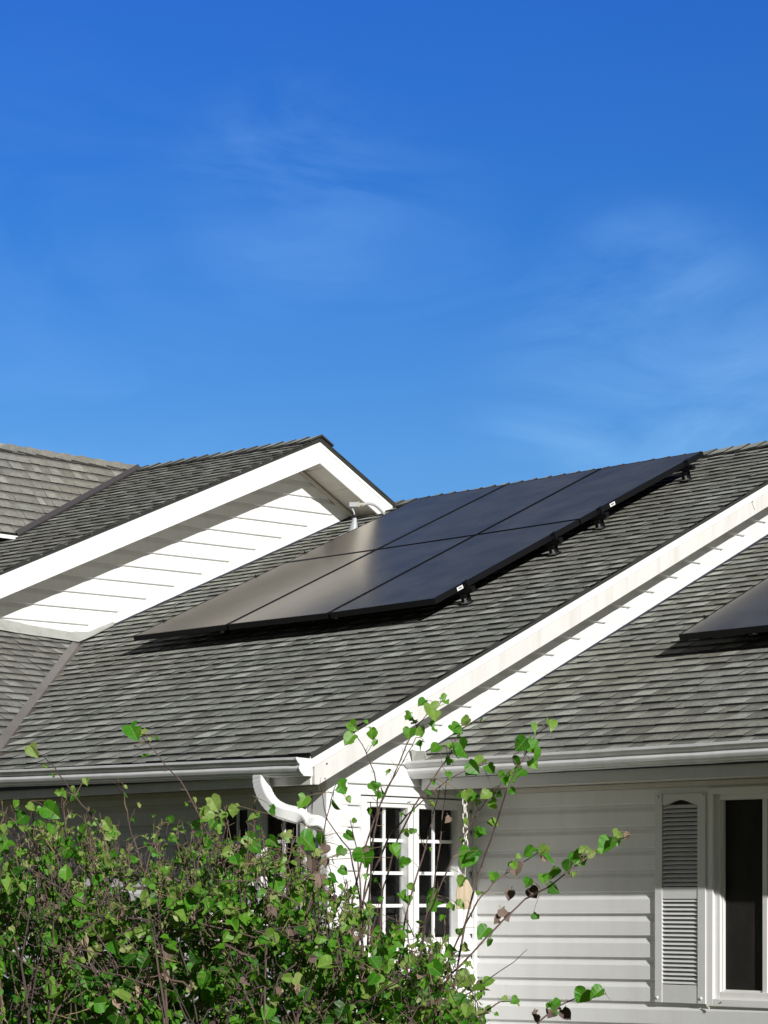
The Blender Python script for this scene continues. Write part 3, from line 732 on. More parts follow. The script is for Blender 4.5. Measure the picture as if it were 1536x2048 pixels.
def gridwin(name, O, a, n, z0, z1, units, label, rows=4, rim=.045):
    """double window with colonial grilles; units: list of (a0, a1) glass openings along a"""
    O = Vector(O); a = Vector(a); n = Vector(n)
    lo, hi = units[0][0]-rim, units[-1][1]+rim
    X_ = lambda s, z, h: O+a*s+UP*z+n*h
    wm = MB()
    def bx(s0, s1, q0, q1, h0, h1, m_=wm): m_.box(X_(s0, q0, h0), a*(s1-s0), UP*(q1-q0), n*(h1-h0))
    bx(lo-.045, lo, z0-.07, z1+.06, -.02, .030); bx(hi, hi+.045, z0-.07, z1+.06, -.02, .030)
    bx(lo, hi, z1+.028, z1+.06, -.02, .030); bx(lo-.06, hi+.06, z0-.105, z0-.07, -.02, .055); bx(lo, hi, z0-.07, z0-.03, -.02, .030)
    root = part(wm, 'window', M_FRAME, label=label, bevel=.004)
    for (s0, s1) in units:
        fm = MB(); bx(s0-rim, s0, z0-.03, z1+.028, -.05, .016, fm); bx(s1, s1+rim, z0-.03, z1+.028, -.05, .016, fm)
        bx(s0, s1, z1, z1+.028, -.05, .016, fm); bx(s0, s1, z0-.03, z0, -.05, .016, fm)
        part(fm, 'frame', M_FRAME, root, bevel=.004)
        pm_ = MB(); bx(s0-.01, s1+.01, z0-.01, z1+.01, -.042, -.038, pm_); part(pm_, 'pane', M_PANE, root)
        rm_ = MB(); bx(s0-.03, s1+.03, z0-.03, z1+.03, -.108, -.104, rm_); part(rm_, 'room_dark_board', M_ROOM_SHADE, root)
        cu_ = MB(); bx(s1-.055, s1-.035, z0, z1, -.080, -.076, cu_); bx(s1-.022, s1+.0, z0, z1, -.075, -.070, cu_); part(cu_, 'curtain', M_CURT, root)
        mu = MB(); mid = (s0+s1)/2; bx(mid-.009, mid+.009, z0, z1, -.0355, -.024, mu)
        for k in range(1, rows):
            zz = z0+(z1-z0)*k/rows; bx(s0, mid-.0095, zz-.010, zz+.010, -.0355, -.025, mu); bx(mid+.0095, s1, zz-.010, zz+.010, -.0355, -.025, mu)
        part(mu, 'muntin', M_WHITE, root)
    return root
y_ = lambda x: pu(x, 1700).y
zt_ = pu(775, 1615).z; zb_ = pu(775, 1873).z-.0
rows_h = (pu(775, 1613).z-pu(775, 1744).z)/2
wz0 = zt_-rows_h*4
gridwin('window', (U0, 0, 0), (0, 1, 0), (1, 0, 0), wz0, zt_, [(y_(737), y_(812)), (y_(834), y_(912))], 'double grid window in the gable wall behind the stems')
x_ = lambda x: pv(x, 1650, V0).x
zl_t = pv(500, 1619, V0).z
gridwin('window', (0, V0, 0), (1, 0, 0), (0, -1, 0), zl_t-rows_h*4, zl_t, [(x_(440), x_(499)), (x_(526), x_(597))], 'shaded grid window behind the shrub under the left gutter')

# right window with screen
wr = MB(); Y0 = V1
def bxr(m_, x0, x1, z0, z1, h0, h1): m_.box((x0, Y0-h1, z0), (x1-x0, 0, 0), (0, h1-h0, 0), (0, 0, z1-z0))
cs = .045
bxr(wr, wx0, wx0+cs, wzB, wzT, -.03, .028); bxr(wr, wx1-cs, wx1, wzB, wzT, -.03, .028)
bxr(wr, wx0+cs, wx1-cs, wzT-cs*.8, wzT, -.03, .028); bxr(wr, wx0+cs, wx1-cs, wzB, wzB+cs*.9, -.03, .028)
wroot = part(wr, 'window', M_FRAME, label='wide sliding window right of the shutter', bevel=.003)
fr = MB(); x0, x1 = pv(1436, 1700).x, wx1-.07; zt2, zb2 = pv(1436, 1588).z, pv(1436, 1999).z; ow = pv(1441.5, 1700).x-x0
bxr(fr, wx0+cs, x0+ow, wzB+cs*.9, wzT-cs*.8, -.06, .006); bxr(fr, x1-ow, wx1-cs, wzB+cs*.9, wzT-cs*.8, -.06, .006)
glT, glB = pv(1452, 1600).z, pv(1450, 1983).z
bxr(fr, x0+ow, x1-ow, glT, wzT-cs*.8, -.06, .006); bxr(fr, x0+ow, x1-ow, wzB+cs*.9, glB, -.06, .006)
part(fr, 'frame', M_FRAME, wroot, bevel=.004)
g0 = x0+ow; gm1 = pv(1530, 1700).x
sf = MB(); sw = .028
midx = (g0+x1-ow)/2
for (s0, s1, h) in ((g0, gm1+.02, -.012), (gm1, x1-ow, -.034)):
    pass
sa = MB(); bxr(sa, g0, g0+.012, glB, glT, -.035, -.008); bxr(sa, gm1-.02, gm1+.012, glB, glT, -.035, -.004); bxr(sa, g0+.012, gm1-.02, glB, glB+.010, -.035, -.012); part(sa, 'sash', M_FRAME, wroot, bevel=.002)
sc = MB(); bxr(sc, g0+.012, gm1-.02, glB+.01, glT, -.034, -.030); part(sc, 'screen', M_SCREEN, wroot)
pn = MB(); bxr(pn, gm1+.012, x1-ow, glB, glT, -.045, -.04); part(pn, 'pane', M_PANE, wroot)
rm_ = MB(); bxr(rm_, g0-.02, x1-ow+.02, glB-.02, glT+.02, -.105, -.100); part(rm_, 'room_dark_board', M_ROOM_SHADE, wroot)
hd = MB(); hp = pv(1442, 2005, V1-.03); hd.tube([hp, hp-YN*.004], .004, 8); part(hd, 'screw', M_VAL3, wroot)
hd = MB(); rt_ = pv(1413, 2010, V1-.03); hd.prism([rt_, rt_+V3(.022, 0, -.012), rt_+V3(.02, 0, -.03)], -YN*.006); part(hd, 'clip', M_SOFFIT, wroot)

# shutter
sx0, sx1 = pv(1309.5, 1700, V1-.035).x, pv(1411, 1700, V1-.035).x; szT, szB = pv(1360, 1587, V1-.035).z, pv(1360, 2006.5, V1-.035).z
shr = MB(); bw = pv(1324, 1700).x-pv(1309.5, 1700).x
T = .036
bxr(shr, sx0, sx0+bw, szB, szT, .006, T); bxr(shr, sx1-bw-.004, sx1, szB, szT, .006, T)
def zat(y): return pv(1360, y, V1-.035).z
rails = [(zat(1613), szT), (zat(1799.5), zat(1772)), (szB, zat(1970))]
l0_, l1_ = sx0+bw, sx1-bw-.004
bxr(shr, l0_, l1_, zat(1798), zat(1774), .006, T-.004); bxr(shr, l0_, l1_, szB, zat(1970), .006, T-.004)
# top rail with the arched lower edge
arc = [V3(l0_, Y0-.006, szT), V3(l0_, Y0-.006, zat(1609.5))]
for k in range(13):
    f = k/12; arc.append(V3(l0_+(l1_-l0_)*(.08+.84*f), Y0-.006, zat(1609.5)+.028*math.sin(math.pi*f)**1.4))
arc += [V3(l1_, Y0-.006, zat(1609.5)), V3(l1_, Y0-.006, szT)]
shr.prism(arc, -YN*(T-.010))
sh = part(shr, 'shutter', M_SHUT, label='grey louvred shutter, upper half in shade', bevel=.0025)
M_SBACK, _, _ = mat('shutter_slit_shade', (.045, .045, .045), .8, .2)  # near-black colour on the back panel stands in for shade between louvres
sbk = MB(); sbk.prism([V3(sx0+.01, Y0+.012, szB+.01), V3(sx1-.01, Y0+.012, szB+.01), V3(sx1-.01, Y0+.012, szT-.012), V3(sx0+.01, Y0+.012, szT-.012)], -YN*.004); part(sbk, 'shade_back_panel', M_SBACK, sh)
lv = MB()
for (ya, yb, cnt) in ((1609.5, 1774, 19), (1797, 1970, 20)):
    za, zb = zat(ya), zat(yb); stp = (za-zb)/cnt
    for k in range(cnt):
        zz = za-stp*k
        lv.prism([V3(l0_+.001, Y0-.009, zz-.001), V3(l0_+.001, Y0-.012, zz+.0015), V3(l0_+.001, Y0-T+.004, zz-stp*.64), V3(l0_+.001, Y0-T+.003, zz-stp*.76), V3(l0_+.001, Y0-T+.008, zz-stp*.72)], XN*(l1_-l0_-.002))
part(lv, 'louvres', M_SHUT, sh)
for (x, y) in ((1315.5, 1595), (1404, 1590), (1314.5, 1995), (1402, 1997)):
    sc_ = MB(); p_ = pv(x, y, V1-T); sc_.tube([p_, p_-YN*.003, p_-YN*.0065, p_-YN*.008], [.0085, .0085, .006, .001], 12); part(sc_, 'screw', M_WHITE, sh, smooth=True)

# ================================================================== SOLAR PANELS
M_GLASS = bpy.data.materials.new('solar_glass'); M_GLASS.use_nodes = True; tp = M_GLASS.node_tree
tp.nodes.remove(tp.nodes['Principled BSDF'])
dn_ = noise(tp, 3.0, 5, .65); fine = noise(tp, 210, 2, .7)
df_ = tp.nodes.new('ShaderNodeBsdfDiffuse'); tp.links.new(ramp(tp, dn_, [(.35, (.085, .086, .090)), (.75, (.150, .150, .152))]), df_.inputs['Color'])
gl_ = tp.nodes.new('ShaderNodeBsdfGlossy'); gl_.inputs['Color'].default_value = (1.0, .93, .82, 1)
tp.links.new(math_(tp, 'ADD', .13, math_(tp, 'MULTIPLY', fine, .07)), gl_.inputs['Roughness'])
fr_n = tp.nodes.new('ShaderNodeFresnel'); fr_n.inputs['IOR'].default_value = 2.15
ms_ = tp.nodes.new('ShaderNodeMixShader'); tp.links.new(fr_n.outputs[0], ms_.inputs[0]); tp.links.new(df_.outputs[0], ms_.inputs[1]); tp.links.new(gl_.outputs[0], ms_.inputs[2])
tp.links.new(ms_.outputs[0], tp.nodes['Material Output'].inputs[0])
M_PFRAME, _, _ = mat('black_anodised', (.006, .006, .007), .45, .25)
M_ALU, _, _ = mat('aluminium', (.75, .76, .78), .25, .5, 1)
M_STICK, _, _ = mat('white_sticker', (.82, .82, .82), .4, .4); M_INK, _, _ = mat('black_print', (.02, .02, .02), .5, .3)
HP = .146
def bil(q, s, t): return q[0].lerp(q[1], s).lerp(q[3].lerp(q[2], s), t)
def panel(q4, n, label, sticker=None, bottom_light=True):
    """q4: top-face corners bl, br, tr, tl"""
    root = empty('solar_panel', (q4[0]+q4[2])/2-n*.04, label, 'solar panel', 'black solar panels on the roofs')
    Th = .040; rim = .011
    e = lambda i, j: (q4[j]-q4[i]).normalized()
    inn = [q4[0]+e(0, 1)*rim+e(0, 3)*rim, q4[1]+e(1, 0)*rim+e(1, 2)*rim, q4[2]+e(2, 3)*rim+e(2, 1)*rim, q4[3]+e(3, 2)*rim+e(3, 0)*rim]
    fm = MB()
    for i in range(4):
        j = (i+1) % 4
        fm.prism([q4[i], q4[j], inn[j], inn[i]], -n*Th)
    part(fm, 'frame', M_PFRAME, root, bevel=.0012)
    gm_ = MB(); gm_.prism([p-n*.0015 for p in inn], -n*.006); part(gm_, 'glass', M_GLASS, root)
    bs = MB(); bs.prism([p-n*.012 for p in inn], -n*.003); part(bs, 'backsheet', M_BLACK, root)
    if sticker:
        a_, b_ = q4[1], q4[2]; d = (b_-a_).normalized(); o = (a_+d*sticker)
        outv = e(0, 1); s_ = MB(); s_.box(o-n*.010+outv*.0006, d*.062, -n*.024, outv*.0008); so_ = part(s_, 'sticker', M_STICK, root)
        s_ = MB()
        for k in range(7): s_.box(o+d*(.014+.005*k)-n*.017+outv*.0015, d*(.003 if k % 3 else .0042), -n*.009, outv*.0005)
        part(s_, 'print', M_INK, so_)
    return root
# the six: rows and columns from the surveyed corners
Pq = {}
gap = .022
xs_b = [pm(x, y, HP) for x, y in ((266, 1272.3), (453, 1249.3), (656, 1226), (868, 1197))]
xs_t = [pm(x, y, HP) for x, y in ((835, 996.8), (1013.5, 968.4), (1205, 935.5), (1405.5, 902.5))]
sL, sR = pm(583.6, 1123, HP), pm(1160, 1038.5, HP)
fs_ = (sL.y-xs_b[0].y)/(xs_t[0].y-xs_b[0].y)
names = {(0, 0): 'front left solar panel with its corner over the dark shadow tip', (1, 0): 'front middle solar panel of the six-panel array', (2, 0): 'front right solar panel with a white sticker on its outer edge',
         (0, 1): 'rear left solar panel beside the conduit box', (1, 1): 'rear middle solar panel of the six-panel array', (2, 1): 'rear right solar panel reaching up to the ridge'}
for i in range(3):
    bl, br, tr_, tl = xs_b[i], xs_b[i+1], xs_t[i+1], xs_t[i]
    for j in range(2):
        t0, t1 = (0, fs_) if j == 0 else (fs_, 1)
        g0_, g1_ = (0 if i == 0 else gap/2), (0 if i == 2 else gap/2)
        a_, b_, c_, d_ = bl.lerp(tl, t0), br.lerp(tr_, t0), br.lerp(tr_, t1), bl.lerp(tl, t1)
        ux = (b_-a_).normalized(); vy = (d_-a_).normalized(); h0 = 0 if j == 0 else .008; h1 = .008 if j == 0 else 0
        q4 = [a_+ux*g0_+vy*h0, b_-ux*g1_+vy*h0, c_-ux*g1_-vy*h1, d_+ux*g0_-vy*h1]
        stk = (.235 if j == 0 else .36) if i == 2 else None
        panel(q4, NR, names[(i, j)], stk)
# the right-hand one
c0 = pr(1357, 1269, HP); c3 = pr(1536, 1153.5, HP); uu = (pr(1536, 1250.5, HP)-c0); uu.normalize(); vv = (c3-c0).normalized()
panel([c0, c0+uu*1.0, c0+uu*1.0+vv*1.66, c0+vv*1.66], NR, 'single solar panel cut off by the right edge')

# mounting rails with clamps and roof feet
def rail(pl, prt, n, k, label, gapz=.042, feet=(.30,), cl_left=True):
    root = empty('mounting_rail', (pl+prt)/2-n*.06, label, 'mounting rail', 'mounting rails under the panels')
    d = (prt-pl).normalized(); u2 = n.cross(d).normalized()
    if u2.y < 0: u2 = -u2
    rl = MB(); ps = pl-d*.012; pe_ = prt+d*.055
    rl.box(ps-n*(gapz+.030)-u2*.018, pe_-ps, u2*.036, n*.030)
    part(rl, 'rail_bar', M_PFRAME, root, bevel=.002)
    ec = MB(); o = prt+d*.002
    ec.box(o-n*gapz-u2*.020, d*.004, u2*.040, n*(gapz+.004)); ec.box(o-n*.0-u2*.020-d*.008, d*.030, u2*.040, n*.005); ec.box(o+d*.004-n*gapz-u2*.02, d*.026, u2*.04, n*.006)
    ec.tube([o+d*.016-n*.04, o+d*.016+n*.011], .005, 8); ec.tube([o+d*.016+n*.005, o+d*.016+n*.012], .009, 6)
    part(ec, 'end_clamp', M_PFRAME, root)
    ec = MB(); o = pl-d*.002; ec.box(o-n*gapz-u2*.018, -d*.004, u2*.036, n*(gapz+.004)); ec.box(o-u2*.018+d*.008, -d*.022, u2*.036, n*.004); ec.tube([o-d*.012-n*.02, o-d*.012+n*.012], .005, 6); part(ec, 'end_clamp', M_PFRAME, root)
    cp_ = MB(); cp_.box(pe_-n*(gapz+.033)-u2*.020, d*.004, u2*.04, n*.040); part(cp_, 'rail_cap', M_PFRAME, root)
    for f_ in feet:
        ft = MB(); b_ = prt-d*f_; hr = HP-.001
        ft.box(b_-n*hr-u2*.055, d*.07, u2*.075, n*.010)                  # base plate on the shingles
        ft.box(b_-n*hr+u2*.019-u2*.0, d*.05, u2*.006, n*(hr-gapz-.012)); ft.box(b_-n*(hr-.01)-u2*.022, d*.045, u2*.04, n*(hr-gapz-.045))
        part(ft, 'roof_foot', M_PFRAME, root)
        bo = MB(); bc = b_+d*.045-u2*.032-n*(hr-.010); bo.tube([bc, bc+n*.012], .016, 6); bo.tube([bc+n*.012, bc+n*.032], .008, 8); bo.box(b_+d*.018-u2*.052-n*(hr-.012), d*.060, u2*.036, n*.003)
        part(bo, 'bolt', M_ALU, root)
    return root
def edge_at(t_, side): return (xs_b[0].lerp(xs_t[0], t_) if side == 'l' else xs_b[3].lerp(xs_t[3], t_))
fr_ = [(934-868)/(1405.5-868), .0, .0, .0]
# fractions along the right edge measured at the four clamps
def frac(x, y):
    p_ = pm(x, y, HP); return (p_.y-xs_b[3].y)/(xs_t[3].y-xs_b[3].y)
labs = ['lowest mounting rail, its clamp beside the lower sticker', 'second mounting rail from the bottom, clamp without a sticker', 'third mounting rail from the bottom, clamp beside the upper sticker', 'top mounting rail near the roof ridge']
for i, (x, y) in enumerate(((934, 1163), (1110, 1066.5), (1201, 1016), (1374, 921))):
    f_ = frac(x, y); rail(edge_at(f_, 'l'), edge_at(f_, 'r'), NR, i, labs[i], feet=(.055, 1.25, 2.4))
f_ = (pr(1405, 1234, HP)-c0).dot(vv)
rail(c0+vv*f_, c0+vv*f_+uu*1.0, NR, 9, 'mounting rail under the single right-hand panel', feet=(.7,))

# ================================================================== CONDUIT ASSEMBLY
cb = pm(703, 1068, .0)
cond = empty('conduit_fitting', cb, 'metal roof vent cone with grey junction box and curved conduit', 'conduit')
M_GALV = painted('galvanised', (.46, .48, .50), (.42, .40, .36), .4, .35); M_RUB, _, _ = mat('rubber', (.02, .02, .022), .6, .3)
def at_c(x, y): # the upright plane through the cone facing the viewer
    return on(x, y, FW, cb)
c1, c2 = at_c(706.5, 1069), at_c(709.5, 1034)
px = (at_c(710, 1000)-at_c(709, 1000)).length
m1 = MB(); m1.tube([c1-UP*.05, c1, c2], [.060, .046, .015], 20); m1.prism([cb+NR*.014+V3(sx*.08, sy*.08, sy*.08*TM) for sx, sy in ((-1, -1), (1, -1), (1, 1), (-1, 1))], NR*.004); part(m1, 'flashing_cone', M_GALV, cond, smooth=False)
m1 = MB(); m1.tube([c2-UP*.006, c2+UP*.012, at_c(709, 1029.5)], [.026, .022, .010], 16); part(m1, 'rubber_collar', M_RUB, cond, smooth=True)
m1 = MB(); m1.tube([c2, at_c(708.5, 1027), at_c(707, 1022), at_c(704, 1017), at_c(702, 1013)], .007, 10); part(m1, 'riser', M_GALV, cond, smooth=True)
bxl, bxr_ = at_c(698.5, 1010), at_c(719, 1009.5); hb = at_c(698, 1005).z-at_c(698, 1015).z
m1 = MB(); ax_ = (bxr_-bxl); m1.box(bxl-UP*hb*.5-FW*.03, ax_, FW*.055, UP*hb*.95); part(m1, 'junction_box', M_GALV, cond, bevel=.004)
m1 = MB(); m1.box(bxl-UP*hb*.58-FW*.034+ax_*.88, ax_*.10, FW*.062, UP*hb*1.12); m1.tube([bxr_-ax_*.02, bxr_+ax_*.22], .016, 10); m1.tube([bxr_+ax_*.22, bxr_+ax_*.34], .020, 6)
M_BRASS = painted('fitting', (.52, .50, .38), (.3, .27, .2), .5, .4); part(m1, 'coupling', M_BRASS, cond)
pts = [at_c(724, 1010), at_c(731, 1006.5), at_c(740, 1005), at_c(748, 1006), at_c(755, 1009.5), at_c(762, 1015), at_c(768, 1021), at_c(774, 1027), at_c(784, 1038)]
pts = [p+FW*(.03*i) for i, p in enumerate(pts)]
m1 = MB(); m1.tube(pts, .0115, 12); part(m1, 'pipe', M_GALV, cond, smooth=True)

# ================================================================== CHAIN AND WOODEN TAG
VC = 9.95
M_CHAIN, _, _ = mat('chain_white', (.72, .70, .62), .45, .5)
M_WOOD, tw_, pw_ = mat('bare_wood', (.5, .38, .25), .7, .25)
tw_.links.new(ramp(tw_, noise(tw_, 1, 5, .6, scaled(tw_, (60, 60, 6))), [(.3, (.52, .40, .27)), (.7, (.70, .58, .42))]), pw_.inputs['Base Color'])
ch = MB(); top_c = on(929, 1583, YN, (0, VC, 0)); bot_c = on(931.5, 1708, YN, (0, VC, 0)); ln_ = (top_c-bot_c).length; nl = 9
for k in range(nl):
    c_ = top_c.lerp(bot_c, (k+.5)/nl); h_ = ln_/nl*.66; wq = .0125; pts = []
    a_ = (RT if k % 2 else (RT*.45+FW*.9).normalized())
    for q in range(13):
        an = 2*math.pi*q/12; pts.append(c_+a_*(wq*math.cos(an))+UP*(h_*math.sin(an)*.98*abs(math.sin(an))**(-.25) if abs(math.sin(an)) > .01 else 0))
    ch.tube(pts, .0042, 6, cap=False)
chain = ch.build('hanging_chain', M_CHAIN, smooth=True); tag(chain, 'pale link chain hanging from the eave beside the grid window', 'chain')
wd = MB(); q_ = [(913, 1818), (912, 1790), (915, 1770), (921, 1757), (928, 1754), (937, 1762), (944, 1777), (947, 1790), (944, 1800), (943, 1818)]
wd.prism([on(x, y, (RT*.1+FW).normalized(), on(930, 1790, YN, (0, VC, 0))) for x, y in q_], FW*.03)
wroot_ = empty('bird_feeder', on(930, 1818, YN, (0, VC, 0)), 'pointed pale wooden feeder board hanging beside the grid window', 'bird feeder')
part(wd, 'board', M_WOOD, wroot_, bevel=.004)
wd = MB(); wd.tube([bot_c-UP*.005, on(931, 1757, YN, (0, VC, 0))+FW*.015], .002, 6); part(wd, 'cord', M_CHAIN, wroot_)

# ================================================================== THE SHRUB
def leafmat(name, stops, trans, rough=.42):
    m = bpy.data.materials.new(name); m.use_nodes = True; t = m.node_tree; p = t.nodes['Principled BSDF']
    at = nd(t, 'ShaderNodeAttribute', attribute_name='tone')
    c = ramp(t, at.outputs['Fac'], stops)
    c = mixc(t, .45, c, ramp(t, noise(t, 60, 4, .6), [(.3, (.3, .3, .3)), (.7, (.7, .7, .7))]), 'OVERLAY')
    uvn = t.nodes.new('ShaderNodeUVMap'); sx_ = t.nodes.new('ShaderNodeSeparateXYZ'); t.links.new(uvn.outputs[0], sx_.inputs[0])
    rib_ = math_(t, 'LESS_THAN', sx_.outputs[0], .022)
    side_ = math_(t, 'LESS_THAN', math_(t, 'ABSOLUTE', math_(t, 'SINE', math_(t, 'MULTIPLY', math_(t, 'SUBTRACT', sx_.outputs[1], math_(t, 'MULTIPLY', sx_.outputs[0], .8)), 15.0))), .10)
    c = mixc(t, math_(t, 'MULTIPLY', math_(t, 'MAXIMUM', rib_, math_(t, 'MULTIPLY', side_, .6)), .45), c, (.40, .48, .16))
    blot = ramp(t, noise(t, 38, 3, .6), [(.60, (0, 0, 0)), (.70, (1, 1, 1))]); c = mixc(t, math_(t, 'MULTIPLY', blot, .5), c, (.30, .24, .10))
    t.links.new(c, p.inputs['Base Color']); p.inputs['Roughness'].default_value = rough; p.inputs['Specular IOR Level'].default_value = .32
    tr_n = t.nodes.new('ShaderNodeBsdfTranslucent'); c2_ = mixc(t, .55, c, (.25, .60, .02)); t.links.new(c2_, tr_n.inputs[0])
    ms = t.nodes.new('ShaderNodeMixShader'); ms.inputs[0].default_value = trans
    t.links.new(p.outputs[0], ms.inputs[1]); t.links.new(tr_n.outputs[0], ms.inputs[2]); t.links.new(ms.outputs[0], t.nodes['Material Output'].inputs[0])
    return m
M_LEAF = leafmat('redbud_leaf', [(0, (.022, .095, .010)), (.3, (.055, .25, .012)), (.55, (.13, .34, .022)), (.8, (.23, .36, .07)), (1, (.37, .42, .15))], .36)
M_DRY, td, pd_ = mat('dry_leaf', (.2, .14, .11), .7, .2)
atd = nd(td, 'ShaderNodeAttribute', attribute_name='tone'); td.links.new(ramp(td, atd.outputs['Fac'], [(0, (.09, .062, .055)), (.5, (.20, .145, .115)), (1, (.42, .31, .20))]), pd_.inputs['Base Color'])
M_BARK, tb_, pb_ = mat('twig_bark', (.12, .09, .08), .8, .2)
atd = nd(tb_, 'ShaderNodeAttribute', attribute_name='tone'); tb_.links.new(ramp(tb_, atd.outputs['Fac'], [(0, (.075, .06, .06)), (.5, (.15, .10, .085)), (1, (.34, .26, .13))]), pb_.inputs['Base Color'])
def at_depth(x, y, d):
    return EYE+(FW+RT*((x-CX)/FPX)+UP*((HOR-y)/FPX))*d
PXM = lambda px_, d: px_*d/FPX          # photo pixels to metres at distance d
HEART = [(0, 0), (.10, -.08), (.22, -.11), (.36, -.08), (.47, .03), (.52, .18), (.51, .36), (.45, .53), (.34, .69), (.20, .83), (.08, .95), (0, 1.04)]
rl_ = random.Random(99)
def leaf(mb, p, size, direction, normal, tone, bite=.25, fold=None, matl=0):
    """heart-shaped leaf from its stalk point p: two half blades folded along the midrib, curled, some chewed"""
    y_a = Vector(direction).normalized(); n_ = Vector(normal); x_a = y_a.cross(n_)
    if x_a.length < .05: x_a = y_a.cross(V3(.3, .8, .2))
    x_a.normalize(); n_ = x_a.cross(y_a)
    fold = rl_.uniform(.1, .9) if fold is None else fold; curl = rl_.uniform(-.25, .55); wv_ = rl_.uniform(-.08, .08); wdt = rl_.uniform(.82, 1.12)
    for s in (1, -1):
        b = rl_.random() < bite; bi = rl_.randint(3, 8); bd = rl_.uniform(.2, .7); bn = rl_.choice((1, 2, 3))
        edge = []; ex = []
        for i, (x, y) in enumerate(HEART):
            if b and bi <= i < bi+bn and 0 < i < 11: x = x*(bd+rl_.uniform(-.15, .15))
            x *= wdt*(1+rl_.uniform(-.05, .05))
            if 0 < i < 11: y += rl_.uniform(-.02, .02)
            h = abs(x)*fold-curl*(y-.4)**2*.5+wv_*math.sin(y*6)*s+rl_.uniform(-.02, .02)-abs(x)**2*fold*.5
            edge.append(p+(x_a*(s*x)+y_a*(y)+n_*h)*size); ex.append((x, y))
        ys_ = (0, .20, .42, .64, .84, 1.04)
        mid = [p+(y_a*yy+n_*(-curl*(yy-.4)**2*.5))*size for yy in ys_]
        F_ = [(('m', 0), 1, 2, 3), (('m', 0), 3, 4, ('m', 1)), (('m', 1), 4, 5), (('m', 1), 5, 6, ('m', 2)), (('m', 2), 6, 7, ('m', 3)), (('m', 3), 7, 8), (('m', 3), 8, 9, ('m', 4)), (('m', 4), 9, 10), (('m', 4), 10, 11)]
        for q in F_:
            pt = [mid[k[1]] if isinstance(k, tuple) else edge[k] for k in q]; uv_ = [(0, ys_[k[1]]) if isinstance(k, tuple) else ex[k] for k in q]
            if s < 0: pt, uv_ = pt[::-1], uv_[::-1]
            mb.poly(pt, matl, tone, uv_)
BR, LF, DL = MB(), MB(), MB()
SUNV = -LSUN
def rv(r_, s=1): return V3(r_.uniform(-s, s), r_.uniform(-s, s), r_.uniform(-s, s))
def put_leaf(p, px_size, d, tone=None, mb=None, face=None, down=.5, bite=.25):
    size = PXM(px_size, d)
    dr = (rv(rl_)+V3(0, 0, -down)).normalized()
    nr = (rv(rl_, .9)+(face if face is not None else V3(.45, -.45, .55))).normalized()
    st = p-dr*size*.25
    (mb or LF)
    leaf(mb or LF, p, size, dr, nr, rl_.uniform(.15, .8) if tone is None else tone, bite)
def stem(pts, r0, r1, tone=.4, twigs=True, wob=.4, seedl=True):
    """pts: list of world points base to tip"""
    P_ = []
    for i in range(len(pts)-1):
        for k in range(3):
            q = pts[i].lerp(pts[i+1], k/3)
            if k: q = q+rv(rl_, .0035*wob/.4)
            P_.append(q)
    P_.append(pts[-1]); n_ = len(P_)
    BR.tube(P_, [r0+(r1-r0)*i/(n_-1) for i in range(n_)], 5, tone=tone)
    if twigs:
        for i in range(2, n_, 1):
            if rl_.random() < .55:
                d = (P_[i]-P_[i-1]).normalized(); sd = (d*.8+rv(rl_, 1)).normalized(); l_ = rl_.uniform(.02, .07)
                q1 = P_[i]+sd*l_*.6+rv(rl_, .004); q2 = P_[i]+sd*l_+rv(rl_, .01)
                BR.tube([P_[i], q1, q2], [r1*.8, r1*.6, r1*.35], 4, tone=rl_.choice((.5, .8, 1.0)))
                if rl_.random() < .42:
                    for _ in range(rl_.randint(1, 2)):
                        put_leaf(q2+rv(rl_, .006), rl_.uniform(7, 17), 11, rl_.uniform(.15, .95), bite=.6)
    return P_

